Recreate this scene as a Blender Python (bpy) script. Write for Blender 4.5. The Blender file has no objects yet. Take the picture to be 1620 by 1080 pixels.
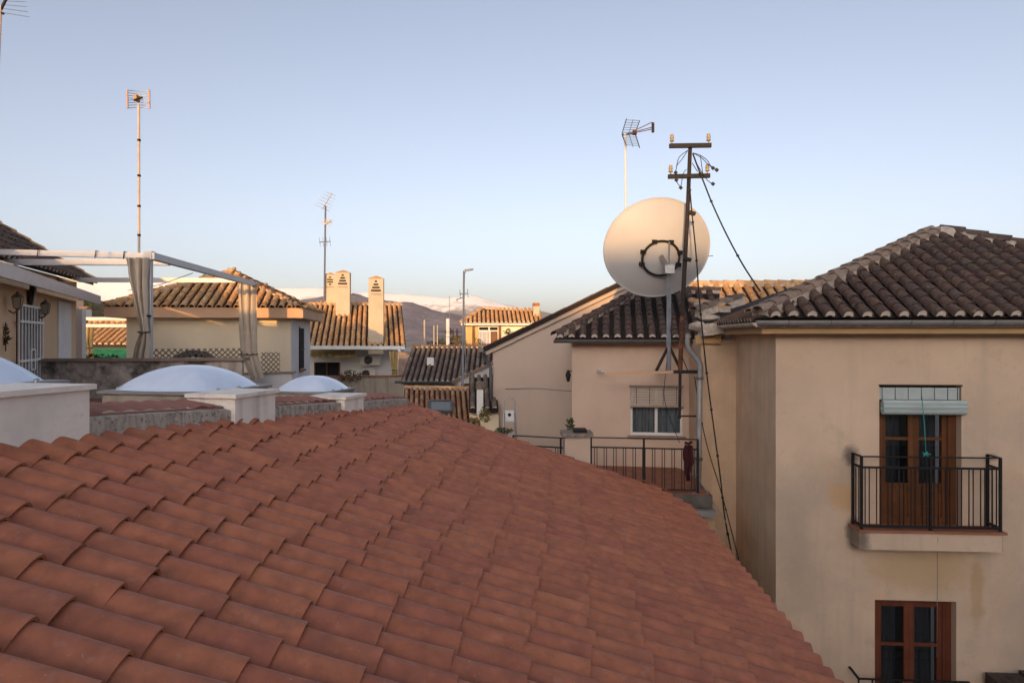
import bpy, math, random
from mathutils import Vector, Matrix, noise
random.seed(11)
V = Vector
# ------------------------------------------------------------------ camera, sky, sun, exposure
FPX, CX, HY, Z0 = 1080.0, 810.0, 535.0, 10.0      # focal length and horizon of the photograph, camera height
scene = bpy.context.scene
C = bpy.data.collections.new('scene_collection'); scene.collection.children.link(C)
cam = bpy.data.cameras.new('camera'); co = bpy.data.objects.new('camera', cam); C.objects.link(co)
cam.sensor_width = 36; cam.lens = 24; cam.clip_start = 0.05; cam.clip_end = 40000
cam.shift_y = -5 / 1620
co.location = (0, 0, Z0); co.rotation_euler = (math.radians(90), 0, 0)
scene.camera = co

SUN_EL, SUN_AZ = 8.5, 10.0     # sun behind the camera, a little to the left
w = bpy.data.worlds.new('World'); scene.world = w; w.use_nodes = True
nt = w.node_tree; bg = nt.nodes['Background']
sky = nt.nodes.new('ShaderNodeTexSky'); sky.sky_type = 'NISHITA'; sky.sun_disc = False
sky.sun_elevation = math.radians(SUN_EL); sky.sun_rotation = math.radians(180 + SUN_AZ)
sky.altitude = 700; sky.air_density = 0.8; sky.dust_density = 4.5; sky.ozone_density = 0.5
hs = nt.nodes.new('ShaderNodeHueSaturation'); hs.inputs['Saturation'].default_value = 0.60; nt.links.new(sky.outputs[0], hs.inputs['Color'])
tint = nt.nodes.new('ShaderNodeMix'); tint.data_type = 'RGBA'; tint.blend_type = 'MULTIPLY'; tint.inputs['Factor'].default_value = 1.0   # the photograph's warm white balance, over the whole sky
tint.inputs['B'].default_value = (0.98, 0.97, 1.05, 1); nt.links.new(hs.outputs[0], tint.inputs['A'])
nt.links.new(tint.outputs['Result'], bg.inputs[0]); bg.inputs[1].default_value = 0.15
sl = bpy.data.lights.new('sun', 'SUN'); so = bpy.data.objects.new('sun', sl); C.objects.link(so)
sl.energy = 2.7; sl.angle = math.radians(0.5); sl.color = (1.0, 0.55, 0.20)
a_ = math.radians(SUN_AZ); e_ = math.radians(SUN_EL)
so.rotation_euler = V((math.sin(a_) * math.cos(e_), math.cos(a_) * math.cos(e_), -math.sin(e_))).to_track_quat('-Z', 'Y').to_euler()
so.location = (-20, -60, 40)
scene.view_settings.view_transform = 'Standard'; scene.view_settings.look = 'None'
scene.view_settings.exposure = 0.79; scene.view_settings.gamma = 1.0
scene.cycles.max_bounces = 6; scene.cycles.transparent_max_bounces = 8

# ------------------------------------------------------------------ helpers
def U(px, py, Y): return V(((px - CX) / FPX * Y, Y, Z0 + (HY - py) / FPX * Y))
def frame(o, ex):
    ex = V((ex[0], ex[1], 0)).normalized(); ey = V((-ex.y, ex.x, 0)); ez = V((0, 0, 1))
    m = Matrix((ex, ey, ez)).transposed().to_4x4(); m.translation = V(o); return m
ID = Matrix.Identity(4)
class MB:
    def __init__(s): s.v = []; s.f = []; s.m = []; s.s = []; s.a = None
    def face(s, pts, m=0, smooth=False):
        n = len(s.v); s.v += [tuple(p) for p in pts]; s.f.append(tuple(range(n, n + len(pts)))); s.m.append(m); s.s.append(smooth); return s
    def box(s, x0, x1, y0, y1, z0, z1, fr=ID, m=0):
        p = [fr @ V((x, y, z)) for z in (z0, z1) for y in (y0, y1) for x in (x0, x1)]
        n = len(s.v); s.v += [tuple(q) for q in p]
        for f in ((0, 2, 3, 1), (4, 5, 7, 6), (0, 1, 5, 4), (2, 6, 7, 3), (0, 4, 6, 2), (1, 3, 7, 5)):
            s.f.append(tuple(n + i for i in f)); s.m.append(m); s.s.append(False)
        return s
    def prism(s, poly, d, m=0):
        d = V(d); A = [V(p) for p in poly]; B = [p + d for p in A]; k = len(A)
        s.face(A[::-1], m); s.face(B, m)
        for i in range(k): s.face([A[i], A[(i + 1) % k], B[(i + 1) % k], B[i]], m)
        return s
    def bar(s, a, b, w_, h=None, m=0):
        a, b = V(a), V(b); h = h or w_; d = (b - a).normalized()
        sx = d.cross(V((0, 0, 1)))
        sx = sx.normalized() if sx.length > 1e-4 else V((1, 0, 0)); sy = sx.cross(d).normalized()
        q = [sx * (w_ / 2) * i + sy * (h / 2) * j for i, j in ((-1, -1), (1, -1), (1, 1), (-1, 1))]
        return s.prism([a + t for t in q], b - a, m)
    def tube(s, path, r, n=8, m=0, caps=True):
        path = [V(p) for p in path]; k = len(path); rs = r if isinstance(r, (list, tuple)) else [r] * k
        d0 = (path[1] - path[0]).normalized(); up = V((0, 0, 1)) if abs(d0.z) < 0.9 else V((1, 0, 0))
        rings = []; base = len(s.v)
        for i, p in enumerate(path):
            d = (path[min(i + 1, k - 1)] - path[max(i - 1, 0)]).normalized()
            sx = d.cross(up).normalized(); sy = sx.cross(d).normalized(); up = sy
            rings.append(len(s.v))
            for j in range(n):
                t = 2 * math.pi * j / n; s.v.append(tuple(p + sx * math.cos(t) * rs[i] + sy * math.sin(t) * rs[i]))
        for i in range(k - 1):
            for j in range(n):
                a, b = rings[i], rings[i + 1]; j2 = (j + 1) % n
                s.f.append((a + j, a + j2, b + j2, b + j)); s.m.append(m); s.s.append(True)
        if caps:
            for rr in (rings[0], rings[-1]): s.f.append(tuple(rr + j for j in range(n))); s.m.append(m); s.s.append(False)
        return s
    def lathe(s, prof, fr=ID, n=24, m=0):
        base = len(s.v)
        for (r, z) in prof:
            for j in range(n):
                t = 2 * math.pi * j / n; s.v.append(tuple(fr @ V((r * math.cos(t), r * math.sin(t), z))))
        for i in range(len(prof) - 1):
            for j in range(n):
                j2 = (j + 1) % n
                s.f.append((base + i * n + j, base + i * n + j2, base + (i + 1) * n + j2, base + (i + 1) * n + j)); s.m.append(m); s.s.append(True)
        return s
    def grid(s, fn, nu, nv, m=0, smooth=True):
        base = len(s.v)
        for i in range(nu + 1):
            for j in range(nv + 1): s.v.append(tuple(fn(i / nu, j / nv)))
        for i in range(nu):
            for j in range(nv):
                a = base + i * (nv + 1) + j; s.f.append((a, a + nv + 1, a + nv + 2, a + 1)); s.m.append(m); s.s.append(smooth)
        return s
    def mesh(s, name, mats):
        me = bpy.data.meshes.new(name); me.from_pydata(s.v, [], s.f)
        for mt in (mats if isinstance(mats, (list, tuple)) else [mats]): me.materials.append(mt)
        me.polygons.foreach_set('material_index', s.m); me.polygons.foreach_set('use_smooth', s.s); me.update(); return me
    def build(s, name, mats, parent=None, **kw): return obj(name, s.mesh(name, mats), parent, **kw)
WM = {}
def put(o, parent, basis=None):
    C.objects.link(o)
    if basis is not None: o.matrix_basis = basis
    if parent is not None:
        o.parent = parent; o.matrix_parent_inverse = WM[parent.name].inverted()
    WM[o.name] = o.matrix_basis.copy()
    return o
def tag(o, label=None, cat=None, group=None, kind=None):
    if label: o['label'] = label
    if cat: o['category'] = cat
    if group: o['group'] = group
    if kind: o['kind'] = kind
    return o
def obj(name, me, parent=None, basis=None, **kw):
    return tag(put(bpy.data.objects.new(name, me), parent, basis), **kw)
def thing(name, label, cat, loc, group=None):
    e = bpy.data.objects.new(name, None); e.empty_display_size = .2
    return tag(put(e, None, Matrix.Translation(V(loc))), label, cat, group)

# ------------------------------------------------------------------ materials
def M(name, base, rough=0.85, metal=0.0, var=0.18, vs=3.0, dirt=None, streak=None, bump=0.0, bs=40.0, rand=None, spec=0.3, gloss_var=0.0, speck=None, stains=()):
    m = bpy.data.materials.new(name); m.use_nodes = True; t = m.node_tree; N = t.nodes; L = t.links
    b = N['Principled BSDF']; b.inputs['Roughness'].default_value = rough; b.inputs['Metallic'].default_value = metal
    b.inputs['Specular IOR Level'].default_value = spec
    g = N.new('ShaderNodeNewGeometry'); pos = g.outputs['Position']
    def nz(scale, detail=4, vec=None, ro=0.55):
        n = N.new('ShaderNodeTexNoise'); n.inputs['Scale'].default_value = scale; n.inputs['Detail'].default_value = detail
        n.inputs['Roughness'].default_value = ro; L.new(vec or pos, n.inputs['Vector']); return n.outputs['Fac']
    def ramp(fac, lo, hi):
        r = N.new('ShaderNodeMapRange'); r.inputs['From Min'].default_value = lo; r.inputs['From Max'].default_value = hi
        L.new(fac, r.inputs['Value']); return r.outputs['Result']
    def mix(fac, a, c, amt=1.0, mode='MIX'):
        x = N.new('ShaderNodeMix'); x.data_type = 'RGBA'; x.blend_type = mode
        if amt != 1.0 and not isinstance(fac, float):
            k = N.new('ShaderNodeMath'); k.operation = 'MULTIPLY'; k.inputs[1].default_value = amt; L.new(fac, k.inputs[0]); fac = k.outputs[0]
        if isinstance(fac, float): x.inputs['Factor'].default_value = fac
        else: L.new(fac, x.inputs['Factor'])
        for inp, c_ in ((x.inputs['A'], a), (x.inputs['B'], c)):
            if isinstance(c_, tuple): inp.default_value = (*c_, 1)
            else: L.new(c_, inp)
        return x.outputs['Result']
    col = tuple(base)
    if rand:
        oi = N.new('ShaderNodeObjectInfo'); at = N.new('ShaderNodeAttribute'); at.attribute_name = 'rnd'
        ad = N.new('ShaderNodeMath'); ad.operation = 'ADD'; L.new(oi.outputs['Random'], ad.inputs[0]); L.new(at.outputs['Fac'], ad.inputs[1])
        fr = N.new('ShaderNodeMath'); fr.operation = 'FRACT'; L.new(ad.outputs[0], fr.inputs[0])
        cr = N.new('ShaderNodeValToRGB'); e = cr.color_ramp.elements
        while len(e) < len(rand): e.new(0.5)
        for i, c_ in enumerate(rand): e[i].position = i / (len(rand) - 1); e[i].color = (*c_, 1)
        L.new(fr.outputs[0], cr.inputs[0]); col = cr.outputs[0]
    if var:
        f = ramp(nz(vs, 5), 0.3, 0.7)
        lo = mix(1.0, col, (1 - var,) * 3, mode='MULTIPLY'); hi = mix(1.0, col, (1 + var, 1 + var * .9, 1 + var * .8), mode='MULTIPLY')
        col = mix(f, lo, hi)
    for d in (dirt if isinstance(dirt, list) else [dirt] if dirt else []):      # (colour, amount, scale, lo, hi)
        col = mix(ramp(nz(d[2], 6, ro=0.65), d[3], d[4]), col, d[0], d[1])
    if streak:                    # (colour, amount, lo, hi[, horizontal scale])
        mp = N.new('ShaderNodeMapping'); hs = streak[4] if len(streak) > 4 else 5.0
        mp.inputs['Scale'].default_value = (hs, hs, 0.35); L.new(pos, mp.inputs['Vector'])
        col = mix(ramp(nz(1.0, 5, mp.outputs[0]), streak[2], streak[3]), col, streak[0], streak[1])
    for (c_, r_, k_, amt_) in stains:          # soot and run-off marks at fixed places on the wall
        sub = N.new('ShaderNodeVectorMath'); sub.operation = 'SUBTRACT'; L.new(pos, sub.inputs[0]); sub.inputs[1].default_value = c_
        dv = N.new('ShaderNodeVectorMath'); dv.operation = 'DIVIDE'; L.new(sub.outputs[0], dv.inputs[0]); dv.inputs[1].default_value = r_
        ln = N.new('ShaderNodeVectorMath'); ln.operation = 'LENGTH'; L.new(dv.outputs[0], ln.inputs[0])
        ad_ = N.new('ShaderNodeMath'); ad_.operation = 'MULTIPLY_ADD'; ad_.inputs[1].default_value = 1.1; L.new(nz(3.5, 6, ro=.65), ad_.inputs[0]); L.new(ln.outputs['Value'], ad_.inputs[2])
        col = mix(ramp(ad_.outputs[0], 1.55, 1.05), col, k_, amt_)
    if speck:
        col = mix(ramp(nz(speck[2], 3), speck[3], speck[3] + .06), col, speck[0], speck[1])
    if isinstance(col, tuple): b.inputs['Base Color'].default_value = (*col, 1)
    else: L.new(col, b.inputs['Base Color'])
    if gloss_var:
        r = ramp(nz(vs * 2.3, 4), .3, .7); mr = N.new('ShaderNodeMapRange'); mr.inputs['To Min'].default_value = rough - gloss_var; mr.inputs['To Max'].default_value = min(1, rough + gloss_var)
        L.new(r, mr.inputs['Value']); L.new(mr.outputs[0], b.inputs['Roughness'])
    if bump:
        bp = N.new('ShaderNodeBump'); bp.inputs['Strength'].default_value = bump; bp.inputs['Distance'].default_value = 0.02
        L.new(nz(bs, 6), bp.inputs['Height']); L.new(bp.outputs[0], b.inputs['Normal'])
    return m
def simple(name, c, rough=.6, metal=0., **k): return M(name, c, rough, metal, var=k.pop('var', .08), **k)

m_tile_new = M('clay_tile_red', (.30, .105, .065), .64, var=.20, vs=9, bump=.12, bs=90,
    rand=[(.37, .132, .074), (.42, .156, .084), (.35, .124, .074), (.44, .168, .090), (.39, .140, .076), (.37, .130, .080), (.42, .158, .082)], gloss_var=.1,
    dirt=[((.24, .085, .066), .55, 5.0, .52, .72), ((.52, .21, .09), .4, 3.3, .55, .8), ((.13, .09, .08), .6, 1.7, .62, .74), ((.46, .30, .24), .35, 13, .58, .75)], speck=((.42, .33, .27), .5, 55, .68))
m_tile_edge = M('clay_tile_cut_edge', (.36, .145, .07), .85, var=.25, vs=12)
m_tile_bed = M('clay_channel_shade', (.06, .026, .02), .95, var=.2, vs=8)  # valley shade between the tile columns put into a darkened bed colour
m_tile_old = M('weathered_roof_tile', (.14, .09, .07), .92, var=.3, vs=14, bump=.4, bs=60,
    rand=[(.095, .066, .056), (.135, .085, .066), (.105, .074, .063), (.15, .095, .07), (.115, .07, .058), (.125, .095, .08)],
    dirt=[((.06, .055, .05), .7, 9, .5, .72), ((.26, .235, .18), .5, 22, .60, .72)], speck=((.33, .27, .10), .6, 7, .66))
m_tile_old_ch = M('weathered_channel_shade', (.03, .023, .02), .95, var=.3, vs=10, dirt=((.06, .05, .04), .5, 20, .55, .7))  # near black: shade of the gaps between old tiles put into the colour
m_tile_or = M('orange_roof_tile', (.42, .22, .10), .9, var=.22, vs=12, bump=.3, bs=60,
    rand=[(.54, .29, .12), (.68, .40, .18), (.60, .32, .13), (.74, .48, .24), (.50, .30, .16)],
    dirt=[((.15, .10, .07), .6, 8, .52, .75), ((.52, .42, .28), .4, 20, .6, .75)])
m_tile_or2 = M('mottled_orange_tile', (.38, .19, .10), .92, var=.3, vs=12, bump=.3, bs=60, rand=[(.30, .15, .08), (.44, .23, .12), (.36, .17, .085), (.48, .30, .18), (.28, .17, .11)], dirt=[((.12, .09, .07), .65, 7, .5, .7), ((.5, .42, .3), .45, 20, .6, .75)])
m_tile_or_ch = M('orange_channel_shade', (.055, .03, .02), .95, var=.3, vs=10)  # gap shade below the sunlit orange tiles put into the colour
m_tile_dark = M('grey_brown_roof_tile', (.2, .15, .12), .92, var=.3, vs=12, bump=.3, bs=60,
    rand=[(.15, .11, .09), (.22, .165, .13), (.18, .13, .105), (.27, .22, .18), (.16, .12, .10)],
    dirt=[((.07, .06, .055), .6, 6, .5, .7), ((.42, .38, .32), .5, 18, .62, .74)])
m_ridge = M('pale_ridge_tile', (.27, .2, .155), .92, var=.25, vs=10, bump=.3, bs=60, rand=[(.23, .17, .135), (.30, .23, .18), (.26, .18, .13)], dirt=[((.12, .10, .085), .6, 7, .52, .72), ((.45, .41, .34), .4, 18, .6, .74)])
m_mortar = M('pale_lime_mortar', (.52, .45, .38), .95, var=.2, vs=12, bump=.3, bs=50, dirt=((.2, .17, .14), .6, 7, .52, .75))
m_mortar_w = M('cream_mortar_plug', (.66, .58, .50), .95, var=.15, vs=14, dirt=((.3, .24, .2), .5, 16, .58, .75))
m_pl_right = M('warm_beige_plaster', (.65, .495, .36), .93, var=.10, vs=.9, bump=.10, bs=18,
    dirt=[((.46, .37, .285), .7, .42, .48, .64), ((.60, .37, .20), .55, .75, .57, .70), ((.40, .32, .245), .45, 1.9, .58, .74), ((.66, .52, .40), .4, 3.3, .60, .72), ((.30, .25, .20), .35, 9, .62, .78)],
    streak=((.42, .335, .25), .45, .54, .75, 3.0),
    stains=[(U(1350, 722, 10.45), (.16, .5, .2), (.10, .085, .075), .8), (U(1352, 845, 10.45), (.14, .5, .3), (.13, .11, .09), .75), (U(1338, 790, 10.45), (.26, .5, .28), (.62, .36, .16), .6), (U(1465, 905, 10.4), (1.0, .5, .42), (.52, .36, .20), .7), (U(1568, 722, 10.4), (.10, .5, .08), (.2, .17, .14), .5), (U(1500, 670, 10.4), (.05, .5, .06), (.75, .68, .60), .7), (U(1255, 860, 10.6), (.35, .5, .9), (.42, .33, .25), .5), (U(1545, 930, 10.4), (.12, .5, .7), (.45, .30, .16), .6)])
m_pl_side = M('ochre_roughcast_plaster', (.66, .49, .34), .95, var=.14, vs=2, bump=.5, bs=55, streak=((.52, .385, .26), .5, .42, .68, 9), dirt=((.56, .36, .19), .5, .6, .5, .72))
m_pl_center = M('pink_beige_plaster', (.62, .47, .365), .93, var=.08, vs=1.2, bump=.08, bs=20, dirt=[((.58, .38, .29), .4, .9, .56, .75), ((.46, .35, .28), .35, 3, .58, .8)], streak=((.47, .36, .28), .3, .55, .8, 4))
m_pl_gable = M('grey_beige_plaster', (.54, .435, .36), .93, var=.06, vs=.8, bump=.06, bs=20, dirt=((.45, .36, .30), .4, .5, .5, .75), streak=((.43, .35, .29), .25, .55, .8, 3))
m_pl_yellow = M('pale_yellow_plaster', (.86, .74, .54), .92, var=.06, vs=1.0, bump=.06, bs=20, dirt=((.74, .62, .44), .35, .7, .5, .75))
m_fascia = M('peach_fascia_paint', (.66, .42, .26), .9, var=.08, vs=1.5, dirt=((.5, .33, .22), .3, 3, .55, .8))
m_pl_peach = M('peach_plaster', (.68, .48, .30), .92, var=.07, vs=1.2, bump=.06, bs=20, dirt=((.55, .38, .25), .3, 1.5, .55, .8))
m_pl_orange = M('bright_ochre_plaster', (.70, .46, .20), .92, var=.08, vs=1.2)
m_white = simple('white_paint', (.78, .76, .72), .6, dirt=((.5, .46, .4), .35, 5, .58, .8))
m_white_wall = M('whitewash_wall', (.74, .71, .68), .92, var=.06, vs=1.4, bump=.06, bs=20, dirt=((.52, .47, .42), .4, 1.6, .55, .8))
m_white_frame = simple('white_window_frame', (.75, .73, .70), .45)
m_cream_curb = M('cream_curb_plaster', (.90, .84, .75), .95, var=.10, vs=3, bump=.35, bs=26, dirt=[((.60, .52, .44), .5, 3, .54, .72), ((.28, .24, .20), .5, 7, .63, .76)], streak=((.33, .29, .24), .45, .52, .75, 7))
m_render_drip = M('stained_cement_flashing', (.50, .44, .37), .95, var=.16, vs=8, bump=.5, bs=40, dirt=[((.13, .115, .095), .8, 22, .52, .64), ((.3, .26, .21), .6, 6, .5, .7)], streak=((.18, .15, .12), .6, .5, .7, 26))
m_black_wall = M('mould_blackened_wall', (.55, .49, .42), .95, var=.3, vs=3, bump=.4, bs=30, dirt=[((.07, .064, .058), .88, 1.6, .46, .58), ((.55, .49, .42), .8, 4.5, .56, .66)], streak=((.09, .08, .07), .5, .5, .7, 4))
m_coping = M('brown_concrete_coping', (.30, .23, .19), .9, var=.2, vs=4, bump=.2, bs=40)
m_grey_wall = M('streaked_grey_wall', (.42, .37, .30), .95, var=.1, vs=3, bump=.2, bs=30, streak=((.16, .14, .11), .6, .5, .7, 6))
m_zinc = M('zinc_gutter', (.30, .295, .29), .55, .25, var=.15, vs=4, gloss_var=.12, dirt=((.15, .14, .14), .4, 6, .5, .8))
m_zinc_d = M('dark_zinc_gutter', (.15, .155, .16), .5, .5, var=.15, vs=4)
m_galv = M('galvanised_steel', (.42, .42, .42), .42, .75, var=.12, vs=9, dirt=((.25, .22, .2), .4, 12, .55, .75))
m_alum = M('grey_aluminium', (.46, .46, .48), .45, .35, var=.06, vs=6, dirt=((.4, .38, .36), .3, 9, .55, .8))
m_iron = M('black_iron', (.022, .02, .02), .6, .3, var=.2, vs=20)
m_rust = M('rusty_iron', (.16, .06, .03), .9, .1, var=.35, vs=18, dirt=((.03, .022, .02), .8, 8, .46, .6))
m_dark_rust = M('dark_painted_iron', (.035, .026, .022), .8, .1, var=.3, vs=18, dirt=((.13, .05, .025), .6, 14, .58, .7))
m_cable = simple('black_cable', (.018, .017, .017), .6)
m_wood = M('varnished_pine', (.15, .058, .022), .45, var=.25, vs=4, streak=((.09, .034, .012), .8, .4, .65, 22))
m_wood_d = M('dark_red_wood', (.15, .045, .022), .5, var=.25, vs=4, streak=((.07, .022, .012), .6, .4, .65, 22))
m_blind = M('pale_green_blind', (.50, .57, .56), .6, var=.06, vs=4, dirt=((.36, .40, .39), .4, 7, .5, .75))
m_blind_d = M('darker_green_blind', (.36, .46, .44), .6, var=.06, vs=4)  # darker tone for every other rolled slat
m_blind_b = M('beige_blind', (.56, .47, .40), .7, var=.08, vs=4)
m_dish = M('cream_dish_paint', (.50, .50, .50), .5, var=.04, vs=2, dirt=((.5, .43, .36), .25, 4, .58, .8))
m_cloth = M('beige_curtain_cloth', (.54, .46, .37), .95, var=.10, vs=5, dirt=((.5, .42, .33), .4, 3, .5, .75))
m_cloth_y = M('golden_curtain_cloth', (.50, .38, .18), .95, var=.12, vs=6)
m_tarp = M('brown_tarpaulin', (.07, .052, .042), .95, var=.3, vs=6, bump=.4, bs=30)
m_green_aw = M('green_awning', (.03, .22, .10), .8, var=.2, vs=3, streak=None)
m_teal = M('teal_tank_plastic', (.04, .17, .15), .6, var=.2, vs=3)
m_ins = M('glazed_insulator', (.36, .30, .2), .3, var=.1, vs=30)
m_leaf = M('shrub_leaf', (.06, .09, .03), .7, var=.4, vs=9, rand=[(.05, .08, .025), (.08, .11, .035), (.06, .07, .03)])
m_leaf_y = M('yellowish_leaf', (.17, .15, .045), .7, var=.4, vs=9)
m_leaf_d = M('dry_leaf', (.13, .09, .045), .8, var=.4, vs=9)
m_bark = simple('bark', (.09, .065, .045), .95)
m_stone = M('stone_cap', (.27, .22, .19), .95, var=.3, vs=14, bump=.6, bs=40)
m_brick = M('clay_paver', (.30, .13, .08), .9, var=.2, vs=6)
m_pave = M('pale_terrace_paving', (.55, .47, .39), .85, var=.12, vs=2)  # paving lightened to bounce added light up the yellow house wall
m_slab = M('shadowed_concrete_slab', (.13, .115, .10), .95, var=.3, vs=5)  # dark shadow at the terrace edge put into the grey slab colour
m_teal_rope = simple('teal_cord', (.05, .40, .36), .7)
m_lat = simple('weathered_lattice_wood', (.17, .14, .11), .9)
m_dark = simple('dark_interior', (.012, .012, .013), .9)
m_room = simple('dim_room_wall', (.10, .09, .08), .9)
m_net = M('net_curtain', (.55, .55, .57), .95, var=.1, vs=6, streak=((.28, .28, .30), .7, .42, .6, 26))
m_ac = simple('ac_casing', (.66, .62, .55), .5)
m_red_cloth = M('maroon_cloth', (.07, .018, .022), .95, var=.3, vs=9)
m_ochre_trim = M('ochre_cornice', (.50, .33, .17), .9, var=.1, vs=2, dirt=((.3, .19, .1), .5, 2, .5, .75))
def glass_mat():
    m = bpy.data.materials.new('window_glass'); m.use_nodes = True; t = m.node_tree; t.nodes.clear()
    o = t.nodes.new('ShaderNodeOutputMaterial'); mx = t.nodes.new('ShaderNodeMixShader'); f = t.nodes.new('ShaderNodeFresnel'); f.inputs[0].default_value = 1.5
    tr = t.nodes.new('ShaderNodeBsdfTransparent'); tr.inputs[0].default_value = (.72, .76, .78, 1); gl = t.nodes.new('ShaderNodeBsdfGlossy'); gl.inputs['Roughness'].default_value = .02
    t.links.new(f.outputs[0], mx.inputs[0]); t.links.new(tr.outputs[0], mx.inputs[1]); t.links.new(gl.outputs[0], mx.inputs[2]); t.links.new(mx.outputs[0], o.inputs[0]); return m
m_glass = glass_mat()
def dome_mat():
    m = M('opal_acrylic_dome', (.72, .83, 1.0), .16, var=.05, vs=3, spec=1.0, dirt=((.60, .66, .74), .35, 4, .5, .8)); return m  # blue of the sky reflection put into the base colour
m_dome = dome_mat()
def hill_mat(name, c1, c2, c3, s):
    return M(name, c1, 1.0, var=.25, vs=s, dirt=[(c2, .8, s * 2.2, .46, .60), (c3, .7, s * 6, .56, .66)], spec=.05)
m_hill = hill_mat('hazed_scrub_hillside', (.185, .17, .19), (.12, .125, .155), (.32, .255, .22), .008)  # distance haze put into the bluish scrub colours
m_hill2 = hill_mat('green_brown_slope', (.15, .115, .06), (.07, .075, .035), (.28, .22, .14), .03)
def snow_mat():
    m = bpy.data.materials.new('snow_and_rock'); m.use_nodes = True; t = m.node_tree; N = t.nodes; L = t.links; b = N['Principled BSDF']
    g = N.new('ShaderNodeNewGeometry'); sp = N.new('ShaderNodeSeparateXYZ'); L.new(g.outputs['Position'], sp.inputs[0])
    n = N.new('ShaderNodeTexNoise'); n.inputs['Scale'].default_value = .004; n.inputs['Detail'].default_value = 10; n.inputs['Roughness'].default_value = .62; L.new(g.outputs['Position'], n.inputs['Vector'])
    ma = N.new('ShaderNodeMath'); ma.operation = 'MULTIPLY_ADD'; ma.inputs[1].default_value = 420; L.new(n.outputs['Fac'], ma.inputs[0]); L.new(sp.outputs['Z'], ma.inputs[2])
    r = N.new('ShaderNodeMapRange'); r.inputs['From Min'].default_value = 440; r.inputs['From Max'].default_value = 510; L.new(ma.outputs[0], r.inputs['Value'])
    x = N.new('ShaderNodeMix'); x.data_type = 'RGBA'; L.new(r.outputs[0], x.inputs['Factor']); x.inputs['A'].default_value = (.22, .19, .17, 1); x.inputs['B'].default_value = (.86, .84, .82, 1)
    L.new(x.outputs['Result'], b.inputs['Base Color']); b.inputs['Roughness'].default_value = .9; return m
m_snow = snow_mat()
m_ground = M('town_ground', (.2, .17, .14), .95, var=.2, vs=.02)
m_thouse = [simple('hill_house_white', (.72, .68, .6), .9), simple('hill_house_cream', (.66, .55, .4), .9), simple('hill_house_rose', (.62, .46, .36), .9)]
m_troof = simple('hill_house_roof', (.33, .17, .10), .9)

# ------------------------------------------------------------------ tiles
def tile_mesh(name, L_, r1, r2, h1, h2, th, mats, n=6, lip=0, plug=None, wob=0.0, seed=0, ny=1, skew=0.0, prof=None):
    """barrel tile: lower end at y=0 (wide), upper end at y=L_; crown at +z, springing at z=0"""
    mb = MB(); rr = random.Random(seed)
    def P(i, v, dr=0.0):
        t = math.pi * i / n; r = r1 + (r2 - r1) * v - dr; h = h1 + (h2 - h1) * v - dr
        s_ = math.sin(t) ** 0.85
        if prof is not None:
            k = wob * noise.noise(V((i * .9 + seed * 7.3, v * 3.1, seed))); q_ = prof[int(round(i))]
            return V((q_[0] * r * (1 + k * .5), v * L_, q_[1] * h * (1 + k)))
        k = wob * noise.noise(V((i * .9 + seed * 7.3, v * 3.1, seed)))
        return V((-math.cos(t) * r * (1 + k) + skew * r * math.sin(t) ** 2, v * L_, s_ * h * (1 + k)))
    mb.grid(lambda u, v: P(u * n, v), n, ny, 0)
    for i in range(n):
        a, b = P(i, 0), P(i + 1, 0); c, d = P(i + 1, 0, th), P(i, 0, th); c.y = d.y = .002
        mb.face([a, b, c, d], lip)
        e, f = P(i, .45, th), P(i + 1, .45, th)
        if plug is None: mb.face([d, c, f, e], 0, True)
    if plug is not None:
        q = [P(i, 0, th) for i in range(n + 1)]
        for p in q: p.y = .012
        lo = [V((p.x * .55, .012, max(.0, p.z * .16))) for p in q]
        for i in range(n): mb.face([q[i + 1], q[i], lo[i], lo[i + 1]], plug)
    return mb.mesh(name, mats)
def place(name, me, parent, o, xdir, ydir, tilt=0.0, yaw=0.0, roll=0.0, sc=1.0):
    y = ydir.normalized(); x = (xdir - y * xdir.dot(y)).normalized(); z = x.cross(y)
    m = Matrix((x, y, z)).transposed().to_4x4(); m.translation = o
    m = m @ Matrix.Rotation(yaw, 4, 'Z') @ Matrix.Rotation(-tilt, 4, 'X') @ Matrix.Rotation(roll, 4, 'Y')
    if sc != 1.0: m = m @ Matrix.Diagonal((sc, sc, sc, 1))
    return obj(name, me, parent, basis=m)
_sets = {}
def tileset(key, pitch, expo, mat, plug):
    k = (key, round(pitch, 3), round(expo, 3), plug is None)
    if k not in _sets:
        L_ = expo * 1.18; r = pitch * (.335 if key == 'old' else .35); hk = 1.35 if key == 'old' else 1.15
        _sets[k] = ([tile_mesh('tile_' + key, L_, r, r * .84, r * .95 * hk, r * .76 * hk, .014, [mat, mat], n=6, wob=.10, seed=s) for s in range(4)],
                    [tile_mesh('eave_tile_' + key, L_, r, r * .84, r * .98 * hk, r * .78 * hk, .014, [mat, mat, plug or mat], n=6, plug=2, wob=.08, seed=s + 9) for s in range(2)])
    return _sets[k]
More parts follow.
